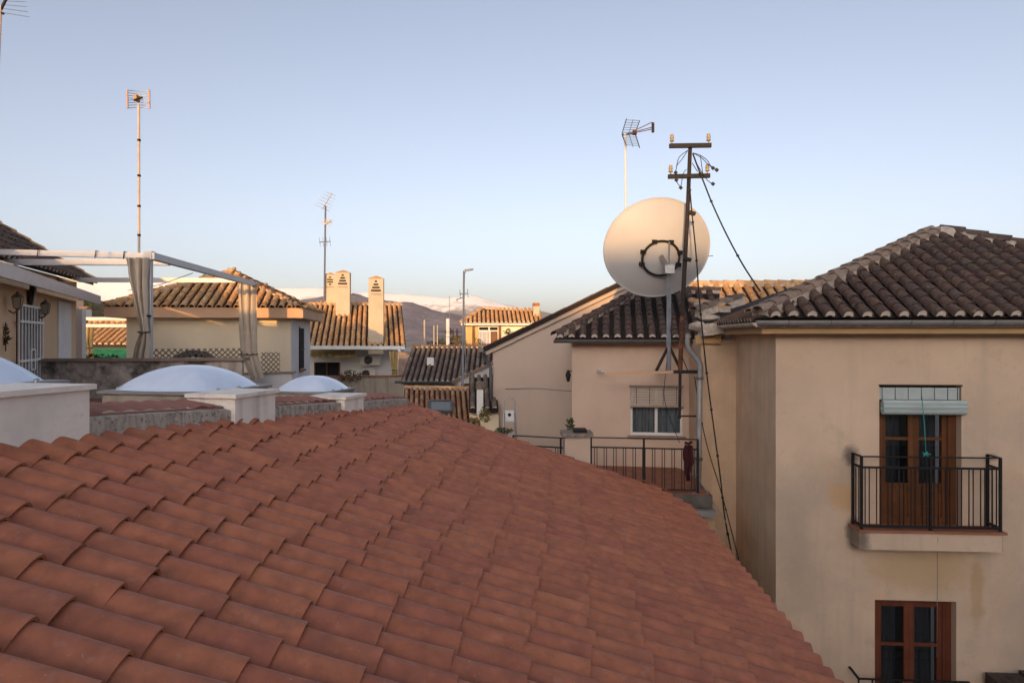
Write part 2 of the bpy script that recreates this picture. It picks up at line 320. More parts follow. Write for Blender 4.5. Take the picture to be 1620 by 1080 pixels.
def slope(roof, key, mat, plug, O, e, up, a0, a1, bot, top, pitch, expo, lift=.02, jit=1.0):
    """cover tiles on one roof slope; coordinates a along the eave, b up the slope"""
    body, ends = tileset(key, pitch, expo, mat, plug); cnt = 0
    n = int(round((a1 - a0) / pitch)); p = (a1 - a0) / max(1, n)
    nrm = e.cross(up).normalized()
    if nrm.z < 0: nrm = -nrm
    for i in range(n):
        a = a0 + (i + .5) * p; b0, b1 = bot(a), top(a)
        if b1 - b0 < expo * .35: continue
        b = b0; k = 0
        while b < b1 - expo * .30:
            me = random.choice(ends) if k == 0 and plug is not None else random.choice(body)
            place('roof_tile', me, roof, O + e * (a + random.uniform(-.006, .006) * jit) + up * (b + random.uniform(-.01, .01) * jit) + nrm * (lift + random.uniform(0, .008) * jit),
                  e, up, tilt=.024, yaw=random.uniform(-.025, .025) * jit, roll=random.uniform(-.03, .03) * jit)
            b += expo * random.uniform(.96, 1.04); k += 1; cnt += 1
    return cnt
_ridge = {}
def ridge(roof, mat, A, B, r=.12, expo=.36, bed=True, name='ridge_tile', h=.03):
    k = (mat.name, r, expo)
    if k not in _ridge: _ridge[k] = [tile_mesh('ridge_tile', expo * 1.15, r, r * .86, r * .85, r * .7, .016, [mat, mat], n=6, wob=.06, seed=s + 3) for s in range(2)]
    d = (B - A); L_ = d.length; d.normalize(); x = d.cross(V((0, 0, 1))).normalized()
    n = max(1, int(L_ / expo))
    for i in range(n):
        place(name, random.choice(_ridge[k]), roof, A + d * (i * L_ / n) + V((0, 0, h)), x, d, tilt=.04, yaw=random.uniform(-.03, .03))
    if bed:
        mb = MB(); z = V((0, 0, 1))
        A2 = A + d * min(.18, L_ * .2); mb.prism([A2 + x * r * .95 - z * .10, A2 + x * r * .8 + z * h * 1.3, A2 - x * r * .8 + z * h * 1.3, A2 - x * r * .95 - z * .10], B - A2)
        mb.build('mortar_bed', m_mortar, roof)
def sheet(name, pts, th, mats, parent, **kw):
    mb = MB(); mb.prism(pts, V((0, 0, -th))); return mb.build(name, mats, parent, **kw)
def leaves(center, rad, n, size, mb=None, seed=0):
    rr = random.Random(seed); mb = mb or MB()
    for _ in range(n):
        while True:
            p = V((rr.uniform(-1, 1), rr.uniform(-1, 1), rr.uniform(-1, 1)))
            if p.length < 1: break
        p = V((p.x * rad[0], p.y * rad[1], p.z * rad[2])) + V(center)
        a = V((rr.gauss(0, 1), rr.gauss(0, 1), rr.gauss(0, 1))).normalized(); b = a.cross(V((rr.gauss(0, 1), rr.gauss(0, 1), rr.gauss(0, 1)))).normalized()
        s_ = size * rr.uniform(.6, 1.3)
        mb.face([p - a * s_, p + b * s_ * .45, p + a * s_, p - b * s_ * .45])
    return mb

# ------------------------------------------------------------------ terrain
g = MB(); g.face([V((-9000, -9000, 0)), V((9000, -9000, 0)), V((9000, 9000, 0)), V((-9000, 9000, 0))])
g.build('ground', m_ground, kind='structure')
def interp(pts, x):
    if x <= pts[0][0]: return pts[0][1]
    for (x0, y0), (x1, y1) in zip(pts, pts[1:]):
        if x <= x1: return y0 + (y1 - y0) * (x - x0) / (x1 - x0)
    return pts[-1][1]
def range_mesh(name, sil, Yr, Yf, Yb, px0, px1, mat, nu, nv, rough, seed):
    def fn(u, v):
        px = px0 + (px1 - px0) * u; Y = Yf + (Yb - Yf) * v; vr = (Yr - Yf) / (Yb - Yf)
        t = v / vr if v < vr else (1 - v) / (1 - vr)
        hz = (HY - interp(sil, px)) / FPX * Yr * (1 + .05 * rough * noise.fractal(V((px * .035, seed, 0)), 1.0, 2.0, 5)) + Z0
        x = (px - CX) / FPX * Yr * (1 + .25 * (Y - Yr) / Yr)
        q = V((x, Y, seed * 50)) / (Yr * .16)
        nn = noise.fractal(q, 1.0, 2.1, 7)
        rid = 1 - abs(noise.noise(V((x, Y * .55, seed * 99)) / (Yr * .07)))
        prof = t ** 1.25
        z = prof * hz * (1 + rough * .16 * nn * (1 - t * .75)) + rough * hz * .22 * (rid - .7) * t * (1 - t) * 2.2 + rough * hz * .02 * nn * t
        return V((x, Y, max(z - 5 * (1 - t), -6)))
    MB().grid(fn, nu, nv).build(name, mat, kind='structure')
snow_sil = [(-500, 452), (100, 432), (150, 436), (175, 446), (230, 444), (300, 446), (420, 451), (480, 454), (505, 455), (545, 461), (570, 464), (610, 463), (640, 466), (668, 467), (700, 471), (725, 469), (742, 466), (758, 468), (790, 477), (830, 487), (860, 491), (900, 500), (1000, 512), (1300, 520), (2200, 505)]
range_mesh('snow_mountain', snow_sil, 6000, 4700, 8500, -700, 2300, m_snow, 260, 60, 1.0, 3)
hill_sil = [(-400, 515), (200, 512), (330, 490), (420, 480), (480, 474), (505, 467), (535, 464), (562, 465), (585, 468), (610, 477), (632, 479), (650, 476), (664, 484), (700, 494), (730, 499), (790, 507), (900, 516), (1400, 524), (2200, 520)]
range_mesh('brown_hill', hill_sil, 2600, 1900, 3700, -500, 2200, m_hill, 260, 70, 1.3, 8)
town_sil = [(-200, 462), (60, 466), (120, 470), (150, 473), (168, 476), (182, 484), (200, 497), (230, 512), (280, 524), (380, 533), (480, 536)]
range_mesh('town_hillside', town_sil, 480, 300, 640, -160, 480, m_hill2, 70, 26, .5, 5)
def hillz(px, Y): return (HY - interp(town_sil, px)) / FPX * 480 * ((Y - 300) / 180) ** 1.25 + Z0 * ((Y - 300) / 180) ** 1.25
rr = random.Random(5); k = 0
adj = ['white', 'cream', 'rose']
HH = [(129, 440, 0, 'leftmost far white house on the sunlit hillside'), (140, 455, 1, 'second far house from the left on the sunlit hillside, cream walled'), (149, 430, 0, 'third far house from the left on the sunlit hillside, white'), (159, 445, 2, 'far rose walled house near the middle of the sunlit hillside'),
      (168, 425, 1, 'far cream house right of the rose one on the sunlit hillside'), (177, 440, 0, 'far white house at the right of the sunlit hillside, beside the curtain'), (187, 420, 1, 'rightmost far cream house low on the sunlit hillside')]
for i, (px, fy, mi, lab) in enumerate(HH):
    z = hillz(px, fy) - 2; x = (px - CX) / FPX * 480 * (1 + .25 * (fy - 480) / 480); s = rr.uniform(4, 6.5); hh = rr.uniform(4, 7)
    fr = frame((x, fy, z), (1, rr.uniform(-.3, .3)))
    t = thing('hillside_house', lab, 'house', (x, fy, z), 'far houses on the sunlit hillside')
    MB().box(-s / 2, s / 2, -s / 2, s / 2, 0, hh + 2, fr).build('wall', m_thouse[mi], t)
    mb = MB(); mb.prism([fr @ V((-s / 2 - .4, -s / 2 - .4, hh + 2.003)), fr @ V((-s / 2 - .4, s / 2 + .4, hh + 2.003)), fr @ V((-s / 2 - .4, 0, hh + 3.6))], (fr.to_3x3() @ V((s + .8, 0, 0)))); mb.build('roof', m_troof, t)
    for q in (-.25, .25): MB().box(s * q - .5, s * q + .5, -s / 2 - .06, -s / 2 + .1, hh * .45 + 1, hh * .45 + 2.6, fr).build('window', m_dark, t)
for i, (px, fy, lab) in enumerate([(135, 432, 'leftmost dark tree on the sunlit hillside'), (154, 460, 'dark tree above the third far house of the sunlit hillside'), (164, 432, 'dark tree right of the rose far house on the hillside'), (173, 452, 'dark tree above the right far houses on the hillside'), (183, 428, 'rightmost dark tree low on the sunlit hillside')]):
    z = hillz(px, fy) - 1; x = (px - CX) / FPX * 480 * (1 + .25 * (fy - 480) / 480); hgt = rr.uniform(6, 10)
    t = thing('hillside_tree', lab, 'tree', (x, fy, z), 'far trees on the sunlit hillside')
    MB().tube([(x, fy, z), (x, fy, z + hgt * .5)], [.3, .15], 6).build('trunk', m_bark, t)
    leaves((x, fy, z + hgt * .6), (2.0, 2.0, hgt * .42), 220, .7, seed=i).build('crown', m_leaf, t)

# ------------------------------------------------------------------ foreground roof
PSI, TS, CC, PT = math.radians(1.0), .34, 1.637, .21
E_ = V((math.sin(PSI), math.cos(PSI), 0)); Dh = V((math.cos(PSI), -math.sin(PSI), 0)); Dn = (Dh - V((0, 0, TS))).normalized()
def R(x, y, h=0.0): return V((0, 0, Z0 - CC)) + E_ * y + Dh * x + V((0, 0, -TS * x + h))
def wallx(y): return -3.09 + .1957 * (y - 3.98)
def eavex(y): return min(2.14 + .055 * (y - 4.0), 2.14 + .055 * 6.0 - max(0, y - 10.25) * .55)
house = thing('foreground_house', 'near house under a broad roof of red clay tiles filling the foreground', 'house', (0, 5, 0))
hcrest = .076; yend = 11.0
mb = MB()
base = [R(wallx(.2) - .1, .2, -hcrest - .004), R(eavex(.2) - .03, .2, -hcrest - .004), R(eavex(10.2) - .03, 10.2, -hcrest - .004), R(eavex(yend) - .03, yend, -hcrest - .004), R(wallx(yend) - .1, yend, -hcrest - .004)]
mb.prism(base, V((0, 0, -.10)))
roof = mb.build('roof', m_tile_bed, house)
mb = MB(); q = [R(eavex(.2) - .3, .2, -.25), R(eavex(10.2) - .3, 10.2, -.25), R(eavex(10.2) - .3, yend - .2, -.25), R(wallx(yend) - 1.5, yend - .2, -.25), R(wallx(.2) - 1.5, .2, -.25)]
zt = min(p.z for p in q) - .02
mb.prism([V((p.x, p.y, 0)) for p in q], V((0, 0, zt))); mb.build('wall', m_pl_right, house)
L_ = .43; EXPO = .348
PROF = [(-1, 0), (-.90, .22), (-.62, .50), (-.28, .78), (.02, .95), (.26, 1.0), (.50, .93), (.76, .62), (1, 0)]
tm = [tile_mesh('clay_tile', L_, .101, .092, .080, .070, .014, [m_tile_new, m_tile_edge], n=8, lip=1, wob=.05, seed=s + 20, ny=2, prof=PROF) for s in range(5)]
tm_end = tile_mesh('eave_clay_tile', L_, .101, .092, .080, .070, .014, [m_tile_new, m_tile_edge, m_mortar_w], n=8, lip=1, plug=2, wob=.05, seed=31, ny=2, prof=PROF)
cand = []
kk = int((yend - .6) / PT)
for i in range(kk):
    y = .66 + i * PT + PT * .4
    x = eavex(y) + random.uniform(-.012, .012); off = random.choice((-1, 1)) * random.uniform(.0, .035); first = True
    while x > wallx(y) - .05:
        cand.append((y, x, first)); x -= EXPO * random.uniform(.97, 1.03) + (off if first else 0); first = False
tl = []
for (y, x, fst) in cand:
    p = R(x - .17, y); Y = p.y
    px = CX + FPX * p.x / max(Y, .05); py = HY - (p.z - Z0) / max(Y, .05) * FPX
    if -260 < px < 1750 and py < 1290: tl.append(((p - V((0, 0, Z0))).length, y, x, fst))
tl.sort()
rest = MB(); rest_r = []
for n_, (d, y, x, fst) in enumerate(tl):
    o = R(x, y + random.uniform(-.006, .006), -hcrest + random.uniform(-.002, .004))
    me = tm_end if fst else random.choice(tm); tilt = .036 + random.uniform(-.006, .008); yaw = random.gauss(0, .012); roll = random.gauss(0, .03)
    if n_ < 300: place('clay_tile', me, roof, o + V((0, 0, .006)), E_, -Dn, tilt, yaw, roll)
    else:
        yv = -Dn; xv = (E_ - yv * E_.dot(yv)).normalized(); zv = xv.cross(yv)
        m4 = Matrix((xv, yv, zv)).transposed().to_4x4(); m4.translation = o + V((0, 0, .006))
        m4 = m4 @ Matrix.Rotation(yaw, 4, 'Z') @ Matrix.Rotation(-tilt, 4, 'X') @ Matrix.Rotation(roll, 4, 'Y')
        b = len(rest.v); rest.v += [tuple(m4 @ v.co) for v in me.vertices]; q_ = random.random()
        for p_ in me.polygons: rest.f.append(tuple(b + t for t in p_.vertices)); rest.m.append(p_.material_index); rest.s.append(p_.use_smooth); rest_r.append(q_)
me = rest.mesh('far_clay_tiles', [m_tile_new, m_tile_edge, m_mortar_w])
at = me.attributes.new('rnd', 'FLOAT', 'FACE'); at.data.foreach_set('value', rest_r)
obj('far_clay_tiles', me, roof, kind='stuff')
print('main tiles', len(tl))

# ------------------------------------------------------------------ parapet with roof domes
wd = (R(wallx(10), 10) - R(wallx(4), 4)); wd.z = 0; wd.normalize(); wn = V((-wd.y, wd.x, 0))   # along the wall / away from the roof
def W(y, s=0.0, z=None, h=0.0):
    p = R(wallx(y), y, h) + wn * s
    if z is not None: p.z = z
    return p
par = thing('skylight_parapet', 'cream plastered parapet with a red tile coping and square piers along the near roof', 'parapet', W(6, .3, 0))
mb = MB()
ys = [2.2 + i * .28 for i in range(31)]
for y0, y1 in zip(ys, ys[1:]):      # low flashing wall that follows the roof
    j0 = .012 * noise.noise(V((y0 * 5, 0, 0))); j1 = .012 * noise.noise(V((y1 * 5, 0, 0)))
    A = [W(y0, -.02, h=-.2), W(y0, 0 + j0, h=.085 + j0), W(y0, .10, h=.10), W(y0, .14, h=-.2)]
    B = [W(y1, -.02, h=-.2), W(y1, 0 + j1, h=.085 + j1), W(y1, .10, h=.10), W(y1, .14, h=-.2)]
    for i in range(3): mb.face([A[i], A[i + 1], B[i + 1], B[i]][::-1], 0, True)
mb.build('flashing', m_render_drip, par)
def band(y0, y1, name):
    n = int((y1 - y0) / .2) + 1
    for i in range(n):
        a = y0 + (y1 - y0) * i / n; b = y0 + (y1 - y0) * (i + 1) / n
        mb = MB()
        def fn(u, v):
            bulge = .018 * math.sin(math.pi * u)
            p = W(a + (b - a) * u, .06 + .36 * v, h=.105); p.z = W(a + (b - a) * u, 0, h=.105).z + .05 * v + bulge + .004; return p
        mb.grid(fn, 4, 2)
        mb.face([fn(0, 0), fn(1, 0), fn(1, 0) - V((0, 0, .02)), fn(0, 0) - V((0, 0, .02))][::-1])
        mb.build('coping_tile', m_coping_red, par)
m_coping_red = M('faded_red_coping', (.34, .15, .11), .9, var=.15, vs=6, dirt=[((.20, .12, .10), .5, 5, .5, .75)], bump=.15, bs=50)
band(4.56, 6.14, 'a'); band(6.82, 8.30, 'b'); band(8.88, 10.6, 'c')
def pier(y0, y1, ztop, sx=.9):
    mb = MB()
    P = [W(y0, -.05, 8.2), W(y1, -.05, 8.2), W(y1, sx, 8.2), W(y0, sx, 8.2)]
    mb.prism(P[::-1], V((0, 0, ztop - 8.2)))
    o = mb.build('pier', m_cream_curb, par)
    mb = MB(); P = [W(y0 - .03, -.08, ztop), W(y1 + .03, -.08, ztop), W(y1 + .03, sx, ztop), W(y0 - .03, sx, ztop)]
    mb.prism([p + V((0, 0, .002)) for p in P[::-1]], V((0, 0, .035))); mb.build('pier_cap', m_cream_curb, o)
pier(2.6, 4.56, 9.655, .6); pier(6.15, 6.80, 9.455, .45); pier(8.32, 8.86, 9.25, .45)
mb = MB(); P = [W(10.6, .5, 8.2), W(11.1, .5, 8.2), W(11.1, 1.3, 8.2), W(10.6, 1.3, 8.2)]; mb.prism(P[::-1], V((0, 0, .80))); mb.build('end_block', m_grey_wall, par)
MB().prism([V((-8.2, 3.0, 8.75)), W(2.2, .2, 8.75), W(11.0, .2, 8.75), V((-5.2, 12.8, 8.75)), V((-9.5, 12.2, 8.75))], V((0, 0, .15))).build('lower_roof', m_coping_red, house)
def dome(cx, cy, half, zf, rise, label):
    t = thing('dome_skylight', label, 'skylight', (cx, cy, zf - .3), 'dome skylights along the parapet')
    fr = frame((cx, cy, 0), (wd.x, wd.y))
    MB().box(-half * .94, half * .94, -half * .94, half * .94, zf - .75, zf - .012, fr).build('curb', m_grey_wall, t)  # curb's shadow below the flange put into the darker streaked grey
    o = MB().box(-half, half, -half, half, zf - .010, zf + .018, fr).build('flange', m_zinc, t)
    def fn(u, v):
        r = u; th = 2 * math.pi * v; c, s = math.cos(th), math.sin(th)
        k = half * .95 / max(abs(c), abs(s)) ** .55
        z = zf + .02 + rise * (1 - r ** 2.2) ** 1.0
        return fr @ V((c * k * r, s * k * r, z))
    MB().grid(fn, 16, 48).build('dome', m_dome, t)
    for sx in (-1, 1):
        for q in (-.6, 0, .6): MB().lathe([(0, zf + .045), (.018, zf + .04), (.022, zf + .019)], frame(fr @ V((half * .95 * q, half * .97 * sx, 0)), (1, 0)), 8).build('screw_cap', m_galv, o)
dome(-4.06, 4.66, .62, 9.67, .28, 'pale dome skylight cut by the left frame edge, nearest of the three')
dome(-3.42, 7.25, .60, 9.46, .24, 'middle dome skylight in front of the blackened wall')
dome(-2.87, 9.85, .46, 9.245, .20, 'smallest and farthest dome skylight, beside the last parapet pier')

# ------------------------------------------------------------------ blackened terrace wall, pergola terrace
t = thing('terrace_wall', 'grey terrace wall blackened by mould with a brown coping, behind the domes', 'wall', (U(200, 570, 12.6).x, 12.6, 0))
a, b = U(-60, 573, 12.3), U(383, 573, 13.1)
MB().prism([V((a.x, a.y, 0)), V((b.x, b.y, 0)), V((b.x - .05, b.y + .22, 0)), V((a.x, a.y + .22, 0))][::-1], V((0, 0, a.z - .0))).build('wall', m_black_wall, t)
zc = a.z + .003
MB().prism([V((a.x, a.y - .05, zc)), V((b.x + .05, b.y - .05, zc)), V((b.x + .05, b.y + .28, zc)), V((a.x, a.y + .28, zc))][::-1], V((0, 0, .055))).build('coping', m_coping, t)
t = thing('terrace_floor_block', 'cream plastered terrace end wall with a thin brown coping below the curtain', 'wall', (U(420, 600, 19.6).x, 19.6, 0))
a, b = U(384, 590, 19.4), U(462, 596, 20.6)
MB().prism([V((a.x - .8, a.y, 0)), V((b.x, b.y, 0)), V((b.x, b.y + .2, 0)), V((a.x - .8, a.y + .2, 0))][::-1], V((0, 0, 8.95))).build('wall', m_white_wall, t)
MB().prism([V((a.x - .8, a.y - .05, 8.953)), V((b.x + .05, b.y - .05, 8.953)), V((b.x + .05, b.y + .25, 8.953)), V((a.x - .8, a.y + .25, 8.953))][::-1], V((0, 0, .04))).build('coping', m_coping, t)
sheet('terrace_floor', [V((-13, 12.7, 8.78)), V((-7.3, 12.9, 8.78)), V((-7.6, 20.5, 8.78)), V((-16, 20.5, 8.78))], .3, m_pave, None, kind='structure')

# pergola
pg = thing('pergola', 'white aluminium pergola frame over the left terrace', 'pergola', (-6.9, 13, 8.8))
ds = V((-.088, 1, 0)); c0 = V((-6.9, 13, 11.56)); zb = 11.56
def pside(s): return c0 + ds * s
MB().bar(c0 + V((0, 0, -2.75)), c0 + V((0, 0, -.06)), .09).build('post', m_alum, pg)
e2 = pside(6.7); MB().bar(e2 + V((0, 0, -2.75)), e2 + V((0, 0, -.06)), .09).build('post', m_alum, pg)
MB().bar(c0 + V((.062, -.062, 0)), e2 + V((.062, .06, 0)), .12, .13).build('beam', m_alum, pg)
MB().bar(c0 + V((0, 0, .003)), U(-60, 399, 12.6) + V((0, 0, .02)), .10, .105).build('beam', m_alum, pg)
MB().bar(pside(.9) + V((0, 0, -.02)), V((-12.5, 13.6, 11.52)), .09, .12).build('beam', m_alum, pg)
MB().bar(pside(5.2) + V((0, 0, -.02)), V((-12.2, 18.0, 11.54)), .09, .12).build('beam', m_alum, pg)
MB().box(-.075, .075, -.075, .075, -.075, .09, Matrix.Translation(c0)).build('corner_bracket', m_alum, pg)
for s in (.14, .30, .62): 
    p = c0 + (V((-10, 12.6, 11.6)) - c0) * s; MB().tube([p + V((0, -.07, -.075)), p + V((.02, -.07, .07)), p + V((0, .07, .07))], .008, 6).build('cable_tie', m_iron, pg)
MB().tube([c0 + V((0, -.07, -1.15)), c0 + V((0, -.07, -1.12))], .062, 10).build('clamp', m_iron, pg)
MB().tube([pside(2.3) + V((-.05, 0, -.1)), pside(3.2) + V((-1.2, 0, -.3)), pside(4.6) + V((-2.6, 0, -.33))], .008, 6).build('guy_wire', m_iron, pg)
def curtain(ctr, xdir, ztop, ztie, zbot, wt, wtie, wb, shift, m, label, name='curtain', folds=3.2, group=None):
    x = V((xdir[0], xdir[1], 0)).normalized(); y = V((-x.y, x.x, 0))
    def fn(u, v):
        z = ztop + (zbot - ztop) * v; vt = (ztop - ztie) / (ztop - zbot)
        if v < vt:
            q = v / vt; q2 = q * q * (3 - 2 * q); wd_ = wt + (wtie - wt) * q2; sh = shift[0] + (shift[1] - shift[0]) * q ** 1.6
        else:
            q = (v - vt) / (1 - vt); wd_ = wtie + (wb - wtie) * q ** .6; sh = shift[1] + (shift[2] - shift[1]) * q
        ph = u * folds * 2 * math.pi + 2.2 * noise.noise(V((u * 2, v * 2.5, 3)))
        dp = .065 * math.sin(ph) * (1.0 - .35 * (1 - abs(v - vt))) + .025 * noise.noise(V((u * 5, v * 4, 9)))
        return V(ctr) + x * ((u - .5) * wd_ + sh + .012 * math.sin(ph * 1.7)) + y * dp + V((0, 0, z - ctr[2]))
    t = thing(name, label, 'curtain', (ctr[0], ctr[1], zbot), group)
    MB().grid(fn, 60, 40).build('cloth', m, t)
    p = fn(.5, (ztop - ztie) / (ztop - zbot)); pts = []
    for i in range(17):
        th = 2 * math.pi * i / 16; pts.append(p + x * math.cos(th) * (wtie * .5 + .02) + y * math.sin(th) * .07 + V((0, 0, .01 * math.sin(th))))
    MB().tube(pts, .014, 6).build('tie_cord', m_bark, t)
    return t
s = 13.1 / FPX
curtain(U(217, 408, 12.88), (1, 0), U(0, 408, 12.9).z, U(0, 525, 12.9).z, U(0, 569, 12.9).z + .01, .42, .16, .30, (0, .13, .06), m_cloth, 'beige curtain tied back at the near pergola post')
curtain(U(391, 450, 19.55), (1, .05), U(0, 449, 19.7).z, U(0, 560, 19.7).z, U(0, 598, 19.7).z, .55, .50, .40, (0, .05, .30), m_cloth, 'sunlit-topped beige curtain hanging at the far pergola post', folds=3.4)
# lattice fence and tarpaulin
def lattice(p0, p1, z0, z1, step, label):
    t = thing('lattice_panel', label, 'lattice', (p0.x, p0.y, z0)); d = V((p1.x - p0.x, p1.y - p0.y, 0)); L_ = d.length; d.normalize(); H = z1 - z0
    for sg in (1, -1):
        k = -H
        while k < L_:
            xa, xb = (k, k + H); za, zb_ = (z0, z1) if sg > 0 else (z1, z0)
            if xa < 0: za += sg * (-xa); xa = 0
            if xb > L_: zb_ -= sg * (xb - L_); xb = L_
            if xb - xa > .05:
                off = V((-d.y, d.x, 0)) * (.012 * sg)
                A = V((p0.x, p0.y, za)) + d * xa + off; B = V((p0.x, p0.y, zb_)) + d * xb + off
                MB().bar(A, B, .012, .022).build('slat', m_lat, t)
            k += step
lattice(U(240, 575, 14.2), U(384, 575, 15.0), 9.38, 9.78, .115, 'long diamond lattice above the blackened wall, before the yellow wall')
lattice(U(413, 575, 20.2), U(443, 575, 20.6), 8.99, 9.58, .15, 'short diamond lattice panel right of the hanging curtain')
def tarp(u, v):
    p = U(262 + 92 * u, 571, 17.0 + .8 * v); h = .42 * max(0, math.sin(math.pi * u)) ** .7 * (1 - abs(v - .4) * .8) + .04 * noise.noise(V((u * 6, v * 5, 2)))
    p.z = 9.30 + h; return p
tt = MB().grid(tarp, 24, 8); tt.prism([tarp(0, 0) - V((0, 0, .5)), tarp(1, 0) - V((0, 0, .5)), tarp(1, 1) - V((0, 0, .5)), tarp(0, 1) - V((0, 0, .5))], V((0, 0, .5)))
tt.build('covered_heap', m_tarp, label='dark brown tarpaulin heap behind the lattice on the terrace', cat='tarpaulin')

# ------------------------------------------------------------------ left house
lh = thing('left_house', 'peach house at the left edge with a grey valance eave and weathered roof', 'house', (-8.5, 12, 0))
dl = V((-.425, 1, 0)); nl = V((-.92, -.39, 0)); P0 = V((-6.75, 9, 0)); Pw = P0 + nl * .45
def LW(px, off=0.0):
    k = (px - CX) / FPX; p = Pw - nl * off; s = (p.x - k * p.y) / (k + .425); return p + dl * s
A, B = Pw - dl * 3, LW(120)
MB().prism([A, B, B + nl * 3.5, A + nl * 3.5], V((0, 0, 10.86))).build('wall', m_pl_peach, lh)
q0, q1 = LW(93, .03), LW(113, .03)
MB().prism([q0, q1, q1 + nl * .06, q0 + nl * .06], V((0, 0, 10.78))).build('pilaster', m_white_wall, lh)
A, B = P0 - dl * 3, P0 + dl * 7.5
z = V((0, 0, 1))
MB().prism([A + z * 10.82, A + z * 11.02, A + nl * .05 + z * 11.02, A + nl * .05 + z * 10.82], B - A).build('valance', m_alum, lh)
MB().prism([A + nl * .055 + z * 10.87, A + nl * .055 + z * 10.95, A + nl * 1.1 + z * 11.25, A + nl * 1.1 + z * 11.17], B - A).build('eave_board', m_coping, lh)
# grille door
dgr = MB(); q0, q1 = LW(24, .02), LW(62, .02)
gd = thing('grille_door', 'white barred grille door in the peach wall between two lanterns', 'door', (q0.x, q0.y, 8.8))
q0i = q0 + (q1 - q0) * .09
MB().prism([q0i + z * 8.8, q1 + z * 8.8, q1 + nl * .03 + z * 8.8, q0i + nl * .03 + z * 8.8], z * 1.74).build('door_recess', m_dark, gd)
n = 8
for i in range(n + 1):
    p = q0 + (q1 - q0) * (i / n) - nl * .05; MB().bar(p + z * 8.8, p + z * 10.55, .024).build('bar', m_white, gd)
for zz in (9.62, 10.28, 10.55):
    MB().bar(q0 - nl * .06 + z * zz, q1 - nl * .06 + z * zz, .04).build('rail', m_white, gd)
p = q0 + (q1 - q0) * .42 - nl * .07
for (u0, u1) in (((0, 9.45), (0, 9.8)), ((.25, 9.45), (.25, 9.8)), ((0, 9.8), (.25, 9.8)), ((0, 9.45), (.25, 9.45))):
    MB().bar(p + dl * u0[0] + z * u0[1], p + dl * u1[0] + z * u1[1], .03).build('lock_frame', m_white, gd)
def lantern(px, py, Yh, label):
    p = LW(px, .16); zc = Z0 + (HY - py) / FPX * p.y; t = thing('wall_lantern', label, 'lantern', (p.x, p.y, zc - .3), 'wall lanterns by the grille door')
    fr = frame((p.x, p.y, zc), (dl.x, dl.y)) @ Matrix.Diagonal((.55, .55, .66, 1))
    mb = MB()
    for sx in (-1, 1):
        for sy in (-1, 1): mb.bar(fr @ V((.075 * sx, .075 * sy, -.14)), fr @ V((.11 * sx, .11 * sy, .12)), .014)
    mb.build('cage', m_brass, t)
    mb = MB(); lo = [fr @ V((.07 * a, .07 * b, -.135)) for a, b in ((-1, -1), (1, -1), (1, 1), (-1, 1))]; hi = [fr @ V((.105 * a, .105 * b, .115)) for a, b in ((-1, -1), (1, -1), (1, 1), (-1, 1))]
    for i in range(4): mb.face([lo[i], lo[(i + 1) % 4], hi[(i + 1) % 4], hi[i]])
    mb.build('glass', m_lamp_glass, t)
    MB().lathe([(.165, .12), (.09, .19), (.04, .21), (.03, .25), (0, .26)], fr, 4).build('cap', m_brass, t)
    MB().lathe([(0, -.2), (.03, -.19), (.09, -.14)], fr, 8).build('foot', m_brass, t)
    MB().tube([fr @ V((0, .0, -.19)), fr @ V((0, .1, -.27)), fr @ V((0, .22, -.2))], .014, 6).build('bracket', m_brass, t)
m_brass = simple('tarnished_brass', (.22, .19, .14), .6, .3)
m_lamp_glass = simple('frosted_lamp_glass', (.42, .38, .28), .3)
lantern(28, 478, 11.4, 'glass wall lantern left of the white grille door')
lantern(72, 488, 13, 'glass wall lantern right of the white grille door')
p = LW(50, .04); fr = frame((p.x, p.y, Z0 + (HY - 466) / FPX * p.y), (dl.x, dl.y)) @ Matrix.Rotation(math.radians(90), 4, 'X')
op = thing('wall_plaque', 'dark oval plaque under the eave above the grille door', 'plaque', fr.translation)
MB().lathe([(0, .03), (.15, .025), (.18, .0)], fr @ Matrix.Diagonal((1, 1.35, 1, 1)), 20).build('disc', m_dark_rust, op)
MB().bar(fr @ V((-.12, -.24, .05)), fr @ V((.10, .2, .05)), .03).build('stick', m_white, op)
for i, (px, py) in enumerate([(9, 530)]):
    p = LW(px, .03); c = V((p.x, p.y, Z0 + (HY - py) / FPX * p.y))
    mb = leaves(c, (.05, .05, .18), 26, .05, seed=i + 40); mb.tube([c + z * .2, c - z * .25], .01, 5); mb.build('dried_bunch', m_leaf_d, label=['dried plant bunch hanging on the peach wall left of the grille', 'small dried sprig on the peach wall beside the grille bars'][i], cat='dried plant')
# left roof
nr = V((-.951, -.309, 0)); RS = .72
B = U(148, 447, 20); up = (nr + z * RS).normalized(); e = V((-.309, .951, 0)); O = B - e * 9.5
def lt(a): return (9.5 - a) * math.sqrt(1 + RS ** 2) if a > 4.5 else 5 * math.sqrt(1 + RS ** 2)
rs = sheet('roof', [O, O + e * 9.5, O + e * 4.5 + (nr + z * RS) * 5.0, O + (nr + z * RS) * 5.0], .08, m_tile_old_ch, lh)
slope(rs, 'old', m_tile_old, m_mortar, O, e, up, 0, 9.5, lambda a: -.10, lt, .27, .40)
ridge(rs, m_tile_or, B + z * .03, O + e * 4.5 + (nr + z * RS) * 5.0 + z * .03, r=.14, expo=.38)
q = O + e * 9.2 + nr * .35
MB().prism([q, q - e * 9, q - e * 9 + nr * 4, q + nr * 1.2], z * -2.5).build('upper_wall', m_pl_peach, lh)
# sunlit column seen past the house corner
MB().box(-.08, .08, -.08, .08, 8.6, 10.75, frame(U(128, 480, 17.4) * 1 - z * U(129, 480, 17.4).z, (1, 0))).build('white_post', m_white_wall, label='short white post right of the peach house corner', cat='post')

